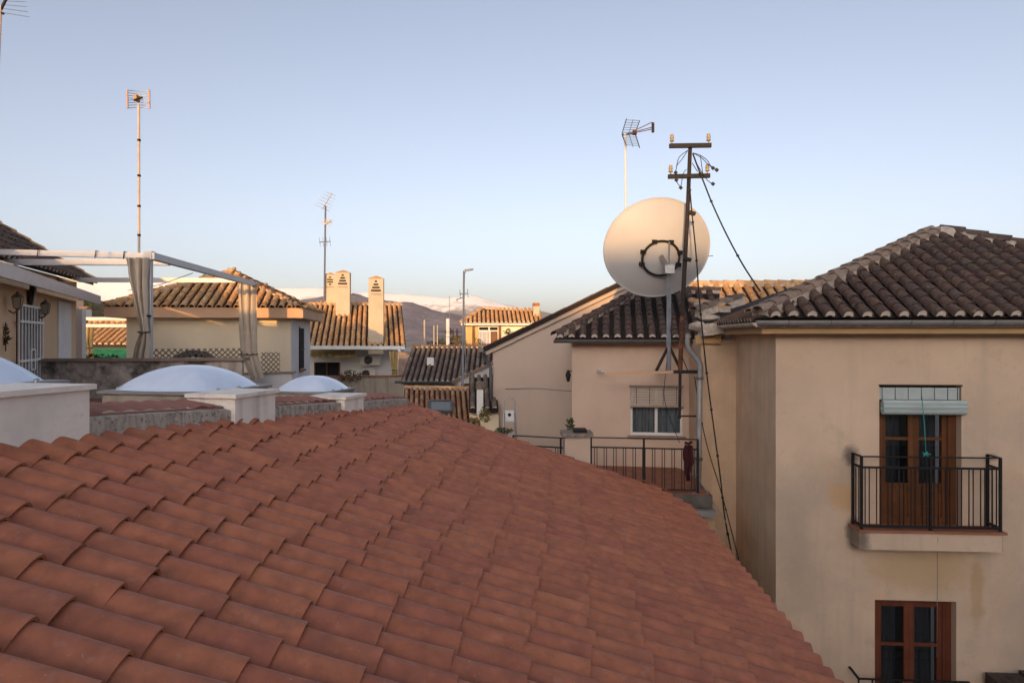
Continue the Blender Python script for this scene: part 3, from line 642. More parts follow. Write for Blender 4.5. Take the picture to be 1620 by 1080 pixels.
# ------------------------------------------------------------------ yellow house
yh = thing('yellow_house', 'pale yellow house with a pyramid roof of sunlit orange tiles', 'house', (-9.4, 23, 0))
FY = frame(((200 - CX) / FPX * 21, 21, 0), (1, .15)); WY, DY = 4.87, 4.2
MB().box(0, WY, 0, DY, 0, 10.63, FY).build('wall', m_pl_yellow, yh)
MB().box(WY + .003, WY + .02, .02, DY, 0, 10.62, FY).build('side_wall', m_white_wall, yh)
ov = .45
MB().box(-ov, WY + ov, -ov, DY + ov, 10.635, 10.95, FY).build('fascia', m_fascia, yh)
zt = 10.955; ap = FY @ V((2.55, 2.2, 12.28)); cs = [FY @ V((x, y, zt)) for x, y in ((-ov, -ov), (WY + ov, -ov), (WY + ov, DY + ov), (-ov, DY + ov))]
mb = MB()
for i in range(4): mb.face([cs[i], cs[(i + 1) % 4], ap])
yr = mb.build('roof', m_tile_or_ch, yh)
e = (FY.to_3x3() @ V((1, 0, 0))); run = 2.65; m_ = (12.28 - zt) / run; up = (FY.to_3x3() @ V((0, 1, 0)) + z * m_).normalized(); kk = math.sqrt(1 + m_ * m_)
wid = WY + 2 * ov; xa = 2.55 + ov
slope(yr, 'orange', m_tile_or, None, cs[0], e, up, 0, wid, lambda a: -.08, lambda a: run * kk * (a / xa if a < xa else (wid - a) / (wid - xa)), .262, .36)
ridge(yr, m_tile_or, cs[0] + z * .03, ap, r=.12); ridge(yr, m_tile_old, cs[1] + z * .03, ap, r=.12)
e2_ = FY.to_3x3() @ V((0, 1, 0)); m2 = (12.28 - zt) / (wid - xa); up2 = (-(FY.to_3x3() @ V((1, 0, 0))) + z * m2).normalized(); dep = DY + 2 * ov
slope(yr, 'orange', m_tile_or, None, cs[1], e2_, up2, 0, dep, lambda a: -.08, lambda a: (wid - xa) * math.sqrt(1 + m2 * m2) * (a / run if a < run else (dep - a) / (dep - run)), .262, .36)
MB().lathe([(.19, -.05), (.17, .04), (.1, .1), (0, .12)], Matrix.Translation(ap), 10).build('apex_cap', m_tile_or, yr)
wy = MB().box(WY + .022, WY + .04, 1.55, 2.55, 8.95, 10.35, FY).build('window', m_dark, yh)
MB().box(WY + .04, WY + .06, 1.5, 1.56, 8.9, 10.4, FY).build('frame', m_iron, wy); MB().box(WY + .04, WY + .06, 1.5, 2.6, 9.6, 9.63, FY).build('bar', m_iron, wy)
MB().box(WY + .022, WY + .10, 1.5, 2.6, 8.86, 8.92, FY).build('sill', m_brick, yh)
# ------------------------------------------------------------------ house with the green awning
gh = thing('green_awning_house', 'far low house with a sunlit orange roof above a green awning', 'house', U(160, 560, 30) - z * U(160, 560, 30).z)
O = U(96, 545, 29); e = V((1, .1, 0)).normalized(); up = (V((.1 * -1, 1, 0)).normalized() + z * .42).normalized()
sh = sheet('roof', [O, O + e * 4.2, O + e * 4.2 + up * 2.6, O + up * 2.6], .1, m_tile_or_ch, gh)
slope(sh, 'orange', m_tile_or, m_mortar_w, O, e, up, 0, 4.2, lambda a: -.06, lambda a: 2.6, .25, .40)
ridge(sh, m_tile_or, O + up * 2.6, O + e * 4.2 + up * 2.6)
MB().prism([O - z * .15 + e * 0 + V((0, .3, 0)), O + e * 4.2 - z * .15 + V((0, .3, 0)), O + e * 4.2 - z * 9 + V((0, .3, 0)), O - z * 9 + V((0, .3, 0))], V((0, 2, 0))).build('wall', m_teal, gh)
p = O - z * .2
MB().grid(lambda u, v: p + e * (4.2 * u) + V((0, -.9 * v, -.35 * v)) + z * (.015 * math.sin(u * 60)), 60, 4).build('awning', m_green_aw, gh)
for i in range(3): MB().bar(p + V((0, -.93, -.38 - i * .14)), p + e * 4.2 + V((0, -.93, -.38 - i * .14)), .03, .06).build('awning_hem', m_green_aw if i != 1 else m_leaf_y, gh)
fp = thing('far_pergola', 'low white pergola with curtain before the green awning, between the two left houses', 'pergola', U(160, 570, 24))
for (yy, YY) in ((504, 24.6), (515, 23.4)): MB().bar(U(112, yy, YY), U(204, yy, YY + .2), .09, .11).build('beam', m_white, fp)
MB().bar(U(133, 495, 24.7), U(133, 520, 24.7), .1).build('post', m_white, fp)
curtain(U(138, 517, 23.5), (1, 0), U(0, 517, 23.5).z, U(0, 550, 23.5).z, U(0, 572, 23.5).z, .42, .34, .42, (0, 0, 0), m_cloth_y, 'golden curtain of the far low pergola before the green awning')
mb = leaves(U(150, 566, 20), (.75, .3, .12), 160, .06, seed=3); mb.build('terrace_herbs', m_leaf, label='low grey green herb bed in front of the green awning', cat='plant')

# ------------------------------------------------------------------ chimney house
ch = thing('chimney_house', 'white house with orange barrel tile roof carrying three tall chimneys', 'house', U(555, 600, 34) - z * U(555, 600, 34).z)
e = V((1, .2, 0)).normalized(); ey = V((-.2, 1, 0)).normalized(); O = U(470, 547.5, 31.4); mm = .40; up = (ey + z * mm).normalized()
Wc = 4.95; run = 5.5; kk = math.sqrt(1 + mm * mm)
rc = sheet('roof', [O, O + e * Wc, O + e * Wc + up * run * kk, O + up * run * kk], .12, m_tile_or_ch, ch)
slope(rc, 'orange', m_tile_or, m_mortar_w, O, e, up, 0, Wc, lambda a: -.08, lambda a: run * kk, .262, .44)
ridge(rc, m_tile_or, O + up * run * kk, O + e * Wc + up * run * kk)
def chimney(px0, px1, ytop, ybot, Y, vent):
    w_ = (px1 - px0) / FPX * Y; c = U((px0 + px1) / 2, ybot, Y); zt_ = Z0 + (HY - ytop) / FPX * Y
    fr = frame((c.x, c.y, 0), (1, .12))
    o = MB().box(-w_ / 2, w_ / 2, -w_ * .42, w_ * .42, c.z - .8, zt_ - .16, fr).build('chimney', m_chim, ch)
    mb = MB(); a = w_ / 2 + .02; b = w_ * .42 + .02
    q = [fr @ V((x, y, zt_ - .158)) for x, y in ((-a, -b), (a, -b), (a, b), (-a, b))]; tp = fr @ V((0, 0, zt_))
    mb.face(q[::-1]); 
    for i in range(4): mb.face([q[i], q[(i + 1) % 4], tp])
    mb.build('chimney_cap', m_tile_or, o)
    rows = 4
    for i in range(rows):
        f = (i + 1) / rows if vent == 'tri' else (1 - abs(i - 1.5) / 2.2)
        zz = zt_ - .34 - i * .125 * (w_ / .6); hw = w_ * .33 * f
        MB().box(-hw, hw, -w_ * .42 - .012, -w_ * .42 + .05, zz, zz + .075 * (w_ / .6), fr).build('vent_slot', m_dark_rust, o)
    MB().box(-w_ * .36, w_ * .36, -w_ * .42 - .03, -w_ * .42 + .02, zt_ - .34 - rows * .125 * (w_ / .6) - .01, zt_ - .34 - rows * .125 * (w_ / .6) + .03, fr).build('vent_sill', m_coping, o)
m_chim = M('lime_washed_chimney', (.52, .45, .34), .93, var=.08, vs=2, bump=.1, bs=20, dirt=((.42, .31, .2), .5, 1.2, .54, .75), streak=((.45, .33, .22), .35, .5, .75, 4))
chimney(584, 607, 436, 533, 32.6, 'tri'); chimney(532.5, 554, 427, 490, 35.8, 'tri'); chimney(514.5, 532, 430.5, 478, 37.2, 'dia')
# wall below with white frame pergola, awning, window, air conditioners
q0, q1 = U(478, 552, 33.2), U(640, 552, 34.0)
MB().prism([q0 - z * q0.z, q1 - z * q1.z, q1 - z * q1.z + V((0, 4, 0)), q0 - z * q0.z + V((0, 4, 0))][::-1], z * (O.z - .15)).build('wall', m_white_wall, ch)
def on_ch(px, py, d=0.0): 
    Y = 33.2 + (px - 478) / 162 * .8 - d; return U(px, py, Y)
a_, b_ = on_ch(498, 573), on_ch(537, 573)
wn_ = MB().prism([on_ch(498, 594, .02), on_ch(537, 594, .02), on_ch(537, 573, .02), on_ch(498, 573, .02)], V((0, .1, 0))).build('window', m_dark, ch)
for px in (498, 517, 537): MB().bar(on_ch(px, 594, .05), on_ch(px, 573, .05), .05).build('frame', m_wood_d, wn_)
MB().grid(lambda u, v: on_ch(480 + 82 * u, 553 + 12 * v, .1 + 1.1 * v) + z * (.02 * math.sin(u * 50) * v), 50, 4).build('awning', M('yellow_awning', (.62, .42, .14), .9, var=.1, vs=3), ch)
MB().bar(U(472, 549.5, 31.0), U(641, 550, 31.2), .1, .16).build('front_beam', m_white, ch)
MB().bar(U(632, 551, 31.1), U(632, 602, 31.1), .13).build('post', m_white, ch)
curtain(U(622, 556, 31.3), (1, 0), U(0, 555, 31.3).z, U(0, 585, 31.3).z, U(0, 600, 31.3).z, .42, .3, .36, (0, .1, .1), m_cloth_y, 'golden curtain by the white post of the chimney house')
def ac(px0, px1, y0, y1, label):
    a, b = on_ch(px0, y1, .02), on_ch(px1, y0, .02); fr = frame((a.x, a.y, a.z), (1, .03)); w_, h_ = (b.x - a.x), (b.z - a.z)
    t = thing('air_conditioner', label, 'air conditioner', a); MB().box(0, w_, -.35, -.003, 0, h_, fr).build('casing', m_ac, t)
    g_ = MB().lathe([(0, .36), (h_ * .4, .36), (h_ * .42, .35)], fr @ Matrix.Translation((w_ * .4, 0, h_ / 2)) @ Matrix.Rotation(math.radians(90), 4, 'X'), 16).build('fan_grille', m_dark, t)
    for i in range(4): MB().bar(fr @ V((w_ * .15, -.37, h_ * (.2 + .2 * i))), fr @ V((w_ * .65, -.37, h_ * (.2 + .2 * i))), .012).build('grille_bar', m_galv, t)
ac(572, 604, 561, 577, 'sunlit air conditioner unit high on the white wall'); ac(571, 596, 583, 598, 'shaded air conditioner unit standing below the sunlit one')
t = thing('terrace_parapet', 'streaked grey terrace parapet below the chimney house, with a rust coping', 'wall', U(555, 622, 29.5) - z * U(0, 622, 29.5).z)
a, b = U(470, 598, 28.6), U(640, 602, 29.6)
MB().prism([a - z * a.z, b - z * b.z, b - z * b.z + V((0, .3, 0)), a - z * a.z + V((0, .3, 0))][::-1], z * (a.z)).build('wall', m_grey_wall, t)
MB().prism([a + V((0, -.04, .003)), b + V((.05, -.04, a.z - b.z + .003)), b + V((.05, .36, a.z - b.z + .003)), a + V((0, .36, .003))][::-1], z * .06).build('coping', m_brick, t)
mb = leaves(U(553, 595, 29), (.6, .25, .28), 120, .09, seed=4)
for dx in (-.3, 0, .3): mb.tube([U(553, 600, 29) + V((dx, 0, 0)), U(553, 592, 29) + V((dx * 1.4, 0, 0))], .01, 5)
mb.build('potted_shrub', m_leaf_d, label='scraggly dry plant on the terrace parapet before the white wall', cat='plant')

# ------------------------------------------------------------------ dark roof house in the middle
dh = thing('dark_roof_house', 'low house with a grey brown tile roof and whitewashed gable in the centre gap', 'house', U(690, 610, 27) - z * U(0, 610, 27).z)
e = V((1, 0, 0)); ey = V((0, 1, 0)); O = U(634, 603, 25.2); mm = .42; up = (ey + z * mm).normalized(); kk = math.sqrt(1 + mm * mm)
run = 2.9
rake = lambda a: 0 if a < 1.9 else (a - 1.9) * 1.15
Pt = [O, O + e * 1.9, O + e * 4.1 + up * 2.5, O + e * 4.1 + up * run * kk, O + up * run * kk]
rd = sheet('roof', Pt, .1, m_tile_old_ch, dh)
slope(rd, 'dark', m_tile_dark, m_mortar_w, O, e, up, 0, 4.1, lambda a: -.05 if a < 1.9 else (a - 1.9) * 1.14, lambda a: run * kk, .20, .30)
ridge(rd, m_tile_dark, O + up * run * kk, O + e * 4.1 + up * run * kk, r=.10)
MB().prism([O + V((.05, .3, -.05)), O + e * 2.2 + V((0, .3, -.05)), O + e * 2.2 + V((0, .3, -9)), O + V((.05, .3, -9))], V((0, 2, 0))).build('wall', m_pl_gable, dh)
A = O + e * 1.85; Bq = O + e * 4.15 + up * 2.62
MB().prism([A - z * .02, Bq - z * .02, V((Bq.x, Bq.y, 8.3)), V((A.x, A.y, 8.3))], V((.0, .12, 0))).build('gable_wall', m_white_wall, dh)
MB().prism([A + V((0, -.06, -.14)), Bq + V((0, -.06, -.14)), Bq + V((0, -.06, .03)), A + V((0, -.06, .03))], V((0, .16, 0))).build('rake_band', m_coping, dh)
MB().tube([O + V((-.2, -.08, -.02)), O + e * 1.9 + V((0, -.08, -.04))], .05, 8).build('gutter', m_zinc_d, dh)
vp = O + e * .95 + up * 1.4
MB().box(-.13, .13, -.1, .1, 0, .3, Matrix.Translation(vp)).build('roof_vent', m_white, dh)
# orange tile roof with roof window
oh = thing('orange_roof_house', 'low house with a mottled orange tile roof and a small roof window', 'house', U(700, 660, 17) - z * U(0, 660, 17).z)
rx = .10
e = V((1, 0, 0)); ey = V((-.12, 1, 0)).normalized(); R0 = U(640, 614, 20.5); R1 = U(752, 616, 20.5); mm = .42
dn = (-ey - z * mm).normalized()
Of = R0 + dn * 4.5
ro = sheet('roof', [Of, Of + (R1 - R0), R1, R0], .1, m_tile_or_ch, oh)
slope(ro, 'mottled', m_tile_or2, m_mortar_w, Of, (R1 - R0).normalized(), -dn, 0, (R1 - R0).length, lambda a: 1.6, lambda a: 4.5, .155, .24)
ridge(ro, m_tile_or, R0, R1, r=.09, expo=.3)
pw = R0 + (R1 - R0) * .50 + dn * 1.35
fr = Matrix((e, -dn, e.cross(-dn))).transposed().to_4x4(); fr.translation = pw + V((0, 0, .10))
rw = thing('roof_window', 'small roof window with grey frame in the mottled orange tiles', 'window', pw)
fo = MB()
for (x0, x1, y0, y1) in ((-.34, .34, -.34, -.28), (-.34, .34, .28, .34), (-.34, -.28, -.28, .28), (.28, .34, -.28, .28)): fo.box(x0, x1, y0, y1, -.12, .07, fr)
fo.build('frame', m_zinc_d, rw); MB().box(-.28, .28, -.28, .28, -.02, .03, fr).build('pane', M('sky_lit_pane', (.20, .21, .21), .08, var=.02, spec=.8), rw)
# little roof at its right with a white vent stack
lr = thing('small_tiled_roof', 'small shaded tile roof between the vent stack and the pink gable house', 'house', U(768, 640, 19) - z * U(0, 640, 19).z)
O = U(742, 647, 18.6); e = V((1, 0, 0)); up = (V((-.06, 1, 0)).normalized() + z * .34).normalized()
sr = sheet('roof', [O, O + e * .8, O + e * .8 + up * 2.3, O + up * 2.3], .1, m_tile_old_ch, lr)
slope(sr, 'dark', m_tile_dark, m_mortar_w, O, e, up, 0, .8, lambda a: 0, lambda a: 2.3, .2, .33)
MB().prism([O + V((0, .2, -.1)), O + e * .8 + V((0, .2, -.1)), O + e * .8 + V((0, .2, -8)), O + V((0, .2, -8))], V((0, 1, 0))).build('wall', m_pl_yellow, lr)
vs_ = thing('vent_stack', 'white vent stack with louvred cap beside the orange tiles', 'chimney', U(759, 645, 18) - z * .2)
fr = frame(U(759.5, 643, 18), (1, 0)); MB().box(-.085, .085, -.08, .08, -.2, .45, fr).build('stack', m_white, vs_)
for i in range(4): MB().box(-.11, .11, -.11, .11, .48 + i * .05, .505 + i * .05, fr).build('louvre', m_coping, vs_)
mb = leaves(U(767, 656, 16.5), (.15, .15, .2), 200, .035, seed=8); leaves(U(752, 666, 13.2), (.10, .1, .05), 50, .03, mb, 9)
mb.build('overgrown_shrub', m_leaf_y, label='yellowing shrub beside the drain pipe below the small tiled roof', cat='shrub')
mb = leaves(U(797, 681, 12.8), (.2, .12, .06), 200, .026, seed=12); mb.build('creeper', m_leaf, label='green creeper on the wall edge at the foot of the stepladder', cat='plant')

# ------------------------------------------------------------------ far house with roof terrace
fh = thing('far_house', 'distant sunlit ochre house with hip roof and glazed terrace door', 'house', U(780, 555, 42) - z * U(0, 555, 42).z)
FF = frame(U(736, 0, 42) - z * U(736, 0, 42).z, (1, .05)); WF = 4.4
ze = Z0 + (HY - 510.5) / FPX * 42; zr = Z0 + (HY - 490) / FPX * 44
MB().box(0, WF, 0, 4, 0, ze - .02, FF).build('wall', m_pl_orange, fh)
MB().box(-.25, WF + .3, -.35, 4.3, ze - .16, ze - .0, FF).build('cornice', m_white_wall, fh)
cs = [FF @ V(q) for q in ((-.35, -.45, ze), (WF + .4, -.45, ze), (WF + .4, 2.2, zr - .05), (1.05, 1.9, zr + .09), (-.35, 4.4, ze))]
mb = MB(); mb.face([cs[0], cs[1], cs[2], cs[3]]); mb.face([cs[0], cs[3], cs[4]]); fr_ = mb.build('roof', m_tile_or_ch, fh)
ef = FF.to_3x3() @ V((1, 0, 0)); mm = (zr - ze) / 2.5; upf = (FF.to_3x3() @ V((0, 1, 0)) + z * mm).normalized()
slope(fr_, 'orange', m_tile_or, m_mortar_w, cs[0], ef, upf, 0, WF + .75, lambda a: -.06, lambda a: min(a / 1.4, 1) * 2.62, .27, .42)
ridge(fr_, m_tile_or, cs[0], cs[3], r=.11); ridge(fr_, m_tile_or, cs[3], cs[2], r=.11)
def ffx(px): return (px - 736) / FPX * 42
o = MB().box(ffx(757), ffx(788), -.03, .1, Z0 + (HY - 548) / FPX * 42, Z0 + (HY - 516) / FPX * 42, FF).build('terrace_door', m_white_frame, fh)
for (p0, p1, y0, y1, mt, nm) in ((758, 772.5, 517.5, 522, m_dark, 'pane'), (775, 787, 517.5, 522, m_dark, 'pane'), (757, 774, 524, 547, m_net, 'pane'), (776, 787, 524, 547, m_wood, 'shutter')):
    MB().box(ffx(p0), ffx(p1), -.07, -.032, Z0 + (HY - y1) / FPX * 42, Z0 + (HY - y0) / FPX * 42, FF).build(nm, mt, o)
for px in (747, 789): MB().box(ffx(px), ffx(px + 3), -.25, -.05, 8.8, ze - .17, FF).build('column', m_wood, fh)
for px in (716, 722): MB().box(ffx(px), ffx(px + 2.2), -.1, .1, 8.8, ze - .35, FF).build('side_post', m_wood_d, fh)
MB().box(ffx(790), ffx(835), -.04, -.003, Z0 + (HY - 545) / FPX * 42, Z0 + (HY - 516) / FPX * 42, FF).build('pale_panel', m_pl_yellow, fh)
MB().box(ffx(846), ffx(856), .9, 1.4, ze - 1, Z0 + (HY - 478) / FPX * 43, FF).build('chimney', m_chim, fh)
MB().box(ffx(845.6), ffx(856.4), .88, 1.42, Z0 + (HY - 484) / FPX * 43, Z0 + (HY - 479) / FPX * 43, FF).build('chimney_band', m_brick, fh)
mb = MB().box(ffx(690), ffx(738), -1.3, -1.1, 8.3, Z0 + (HY - 541) / FPX * 41, FF); mb.build('terrace_planter', m_tarp, fh)
for i in range(10): MB().box(ffx(738 + i * 4), ffx(741 + i * 4), -1.28, -1.2, 8.6, Z0 + (HY - 543) / FPX * 41, FF).build('fence_board', m_wood, fh)
for i, (px, py, mt) in enumerate([(717, 538, m_leaf_y), (727, 537, m_leaf_y), (700, 540, m_leaf), (755, 540, m_leaf_y), (803, 525, m_leaf), (712, 524, m_leaf), (683, 545, m_leaf_d)]):
    mb = leaves(FF @ V((ffx(px), -1.2, Z0 + (HY - py) / FPX * 41)), (.28, .2, .22), 90, .07, seed=30 + i)
    mb.build('terrace_plant', mt, label=['yellow flowering plant left of the terrace mast', 'yellow flowering plant at the far terrace corner', 'dark leafy plant over the terrace planter', 'yellow plant below the glazed terrace door', 'climbing plant on the pale panel of the far house', 'dark climber at the left end of the far house', 'dry brown shrub left of the far terrace'][i], cat='plant', group='plants on the far roof terrace')
def pole(px, y0, y1, Y, r, m, label, name='terrace_pole', cat='pole'):
    MB().tube([U(px, y1, Y), U(px, y0, Y)], r, 8).build(name, m, label=label, cat=cat)
pole(708.5, 504, 548, 40, .11, m_white, 'thick white flue pipe on the far roof terrace', 'flue_pipe', 'flue'); pole(711, 468, 506, 41, .015, m_galv, 'thin rod above the white flue pipe')
pole(671.5, 506, 556, 38, .05, m_chim, 'tall pale post left of the far roof terrace'); pole(686.5, 515, 556, 39, .04, m_chim, 'short pale post by the dry shrub'); pole(692, 514, 552, 39, .03, m_chim, 'thin pale post left of the white flue')
mb = MB()
for dy in (0, 8): mb.tube([U(686, 524 + dy, 39), U(735, 525 + dy, 40)], .012, 5)
mb.build('clothes_line', m_cable, label='twin clothes lines strung between the terrace posts', cat='line')
# low roofs in front of the far terrace
t = thing('roof_ledge', 'grey brown ledge wall above the dark tiled roof', 'wall', U(700, 560, 30) - z * U(0, 560, 30).z)
MB().prism([U(630, 0, 30) - z * U(630, 0, 30).z, U(800, 0, 30) - z * U(0, 0, 30).z, U(800, 0, 31) - z * U(0, 0, 31).z, U(630, 0, 31) - z * U(0, 0, 31).z][::-1], z * (Z0 + (HY - 557) / FPX * 30)).build('wall', m_coping, t)

# ------------------------------------------------------------------ gable house
gb = thing('gable_house', 'tall grey beige house with a plain gable wall and dark rake tiles', 'house', U(880, 690, 19) - z * U(0, 690, 19).z)
FG = frame(((780 - CX) / FPX * 19.2, 19.2, 0), (1, -.12)); WG = 7.6; zl = Z0 + (HY - 551) / FPX * 19.2; zp = zl + WG / 2 * .475
MB().prism([FG @ V(q) for q in ((0, 0, 0), (WG, 0, 0), (WG, 0, zl), (WG / 2, 0, zp), (0, 0, zl))], FG.to_3x3() @ V((0, 7, 0))).build('wall', m_pl_gable, gb)
for sg in (0, 1):
    xa, xb = (-.25, WG / 2) if sg == 0 else (WG + .25, WG / 2)
    za = zl - .25 * .475 + .02
    A, B = FG @ V((xa, -.16, za)), FG @ V((xb, -.16, zp + .02))
    o = MB().prism([A, B, B + z * .12, A + z * .12], FG.to_3x3() @ V((0, 7.3, 0))).build('roof', m_tile_old_ch, gb)
    if sg == 0:
        MB().prism([A + FG.to_3x3() @ V((0, .06, -.12)), B + FG.to_3x3() @ V((0, .06, -.12)), B + FG.to_3x3() @ V((0, .06, -.003)), A + FG.to_3x3() @ V((0, .06, -.003))], FG.to_3x3() @ V((0, .10, 0))).build('rake_moulding', m_pl_gable, gb)
    upg = (B - A).normalized(); eg = FG.to_3x3() @ V((0, 1, 0)); L_ = (B - A).length
    if sg == 0: slope(o, 'old', m_tile_old, m_mortar, A + z * .12, eg, upg, -.02, 1.3, lambda a: -.05, lambda a: L_, .26, .42)
tb = MB(); tb.tube([FG @ V((-.22, -.2, zl - .12)), FG @ V((-.22, -.1, zl - .25)), FG @ V((-.05, -.08, zl - .55)), FG @ V((-.05, -.08, 6))], .05, 8); tb.build('downpipe', m_zinc_d, gb)
MB().tube([FG @ V((-.3, -.2, zl - .03)), FG @ V((-.3, 6, zl - .03))], .07, 8).build('gutter', m_zinc_d, gb)
cb = thing('wall_cable', 'thin cable sagging across the plain gable wall', 'cable', FG @ V((1.5, -.03, 8.6)))
MB().tube([FG @ V((.35, -.03, 8.58)), FG @ V((1.2, -.03, 8.62)), FG @ V((2.2, -.03, 8.55)), FG @ V((3.2, -.03, 8.60))], .012, 5).build('cable', m_galv, cb)
# stepladder and meter box
FS = frame(U(806, 690, 13.6), (1, 0)); FS.translation.z = 0
sp = thing('stepladder', 'aluminium stepladder with an arched top standing against the gable wall', 'ladder', FS @ V((0, 0, 7.9)))
z1, z0_ = Z0 + (HY - 629) / FPX * 13.6, 7.75
pts = [FS @ V((-.13, 0, z0_))] + [FS @ V((-.11 * math.cos(t_), 0, z1 - .10 + .10 * math.sin(t_))) for t_ in [i * math.pi / 10 for i in range(11)]] + [FS @ V((.14, -.05, z0_))]
MB().tube(pts, .014, 8).build('frame', m_alum, sp)
for k_ in range(3): MB().box(-.115, .125, -.05, .03, 7.85 + k_ * .24, 7.87 + k_ * .24, FS).build('step', m_alum, sp)
for sx in (-1, 1): MB().bar(FS @ V((.1 * sx, .02, z1 - .3)), FS @ V((.12 * sx, .35, z0_)), .022).build('rear_leg', m_alum, sp)
bx = thing('meter_box', 'small white meter box with a dark dial on the gable wall behind the ladder', 'meter box', FS @ V((0, .45, 8.3)))
MB().box(-.10, .095, .12, .26, Z0 + (HY - 666) / FPX * 13.7, Z0 + (HY - 650) / FPX * 13.7, FS).build('casing', m_white, bx)
MB().lathe([(0, .02), (.03, .018), (.035, 0)], FS @ Matrix.Translation((0, .12, Z0 + (HY - 656) / FPX * 13.7)) @ Matrix.Rotation(math.radians(90), 4, 'X'), 12).build('dial', m_dark, bx)
# roof behind with sunlit tiles
rh = thing('rear_roof_house', 'roof with sunlit orange tiles just behind the dish and the right hip', 'house', U(1150, 480, 18) - z * U(0, 480, 18).z)
O = U(1075, 500, 16.6); e = V((1, -.1, 0)).normalized(); ey = V((.1, 1, 0)).normalized(); mm = .5; up = (ey + z * mm).normalized()
Lr = (Z0 + (HY - 451) / FPX * 18.2 - O.z) / up.z
rr_ = sheet('roof', [O, O + e * 4.2, O + e * 4.2 + up * Lr, O + up * Lr], .1, m_tile_old_ch, rh)
slope(rr_, 'orange', m_tile_or, m_mortar_w, O, e, up, 0, 4.2, lambda a: 0, lambda a: Lr - .12, .262, .38)
ridge(rr_, m_tile_or, O + up * Lr, O + e * 4.2 + up * Lr, r=.13, expo=.34)
MB().prism([O + V((.1, .3, -.2)), O + e * 4 + V((0, .3, -.2)), O + e * 4 + V((0, .3, -9)), O + V((.1, .3, -9))], V((0, 3, 0))).build('wall', m_pl_gable, rh)

# ------------------------------------------------------------------ window helper
def window_opening(fr, x0, x1, z0, z1, depth, parent, name='window'):
    pass

# ------------------------------------------------------------------ centre house
chs = thing('centre_house', 'pinkish beige house below the satellite dish with dark tile hip roof', 'house', U(1000, 740, 14.4) - z * U(0, 740, 14.4).z)
FC = frame(((905 - CX) / FPX * 14.6, 14.6, 0), (1, -.15)); WC = 2.95; zE = 9.90
def fc(px, py, d=0.0):      # pixel -> local x,z on the wall plane shifted d towards the camera
    k = (px - CX) / FPX; o = FC @ V((0, -d, 0)); ex = FC.to_3x3() @ V((1, 0, 0)); s_ = (k * o.y - o.x) / (ex.x - k * ex.y); Y = o.y + ex.y * s_
    return s_, Z0 + (HY - py) / FPX * Y
wx0, wz1 = fc(997, 612); wx1, wz0 = fc(1080, 690)
mb = MB(); mb.box(0, wx0, 0, .3, 0, zE, FC).box(wx1, WC, 0, .3, 0, zE, FC).box(wx0, wx1, 0, .3, 0, wz0, FC).box(wx0, wx1, 0, .3, wz1, zE, FC)
mb.box(-.0, .3, .3, 4, 0, zE, FC); mb.build('wall', m_pl_center, chs)
MB().box(wx0 - .2, wx1 + .2, .9, .95, wz0 - .2, wz1 + .2, FC).build('room', m_room, chs)
wo = MB()
for (a, b, c, d) in ((wx0, wx0 + .05, wz0, wz1), (wx1 - .05, wx1, wz0, wz1), (wx0 + .05, wx1 - .05, wz0, wz0 + .06), (wx0 + .05, wx1 - .05, wz1 - .05, wz1), ((wx0 + wx1) / 2 - .03, (wx0 + wx1) / 2 + .03, wz0 + .06, wz1 - .05)): wo.box(a, b, .06, .11, c, d, FC)
wo = wo.build('window', m_white_frame, chs)
for (a, b) in ((wx0 + .05, (wx0 + wx1) / 2 - .03), ((wx0 + wx1) / 2 + .03, wx1 - .05)):
    MB().box(a, b, .082, .088, wz0 + .06, wz1 - .05, FC).build('pane', m_glass, wo)
    MB().grid(lambda u, v: FC @ V((a + (b - a) * u, .19 + .02 * math.sin(u * 34 + a * 9), wz0 + .03 + (wz1 - wz0) * v)), 60, 2).build('net_curtain', m_net, wo)
MB().box(wx0 - .06, wx1 + .06, -.07, .03, wz0 - .05, wz0 - .0, FC).build('sill', m_coping, chs)
zb0 = fc(1000, 640)[1]
bl = thing('roller_blind', 'half raised beige slatted blind at the window under the dish', 'blind', FC @ V((wx0, -.05, zb0)))
ns = 7
for i in range(ns):
    za = zb0 + (wz1 - zb0) * i / ns; MB().box(wx0 + .01, wx1 - .01, .0 - .012 * (i < 2), .02, za + .004, za + (wz1 - zb0) / ns - .004, FC).build('slat', m_blind_b, bl)
for q in (.12, .37, .63, .88): MB().bar(FC @ V((wx0 + (wx1 - wx0) * q, -.025, zb0)), FC @ V((wx0 + (wx1 - wx0) * q, -.025, wz1)), .008).build('ladder_cord', m_cable, bl)
MB().tube([FC @ V((wx0 - .0, -.01, zb0 - .02)), FC @ V((wx1 + .02, -.01, zb0 - .02))], .035, 10).build('rolled_bottom', m_blind_b, bl)
MB().box(wx0 - .02, wx1 + .02, -.04, .0, wz1, wz1 + .04, FC).build('lintel', m_coping, chs)
ov = .34; 
MB().box(-ov, WC - .05, -ov, 4, zE + .002, zE + .05, FC).build('soffit', m_ochre_trim, chs)
cL, cR = FC @ V((-ov, -ov, zE + .10)), FC @ V((WC - .05, -ov, zE + .10)); apl = V((1.48, 2.0, 11.1)); ap = FC @ apl; apR = FC @ V((WC + .4, 2.0, 11.1))
rcz = sheet('roof', [cL, cR, apR, ap], .05, m_tile_old_ch, chs)
MB().face([cL, ap, FC @ V((-ov, 4.3, zE + .1))]).build('roof', m_tile_old_ch, chs)
ec = FC.to_3x3() @ V((1, 0, 0)); run = 2.0 + ov; mm = (11.1 - zE - .1) / run; upc = (FC.to_3x3() @ V((0, 1, 0)) + z * mm).normalized(); kk = math.sqrt(1 + mm * mm)
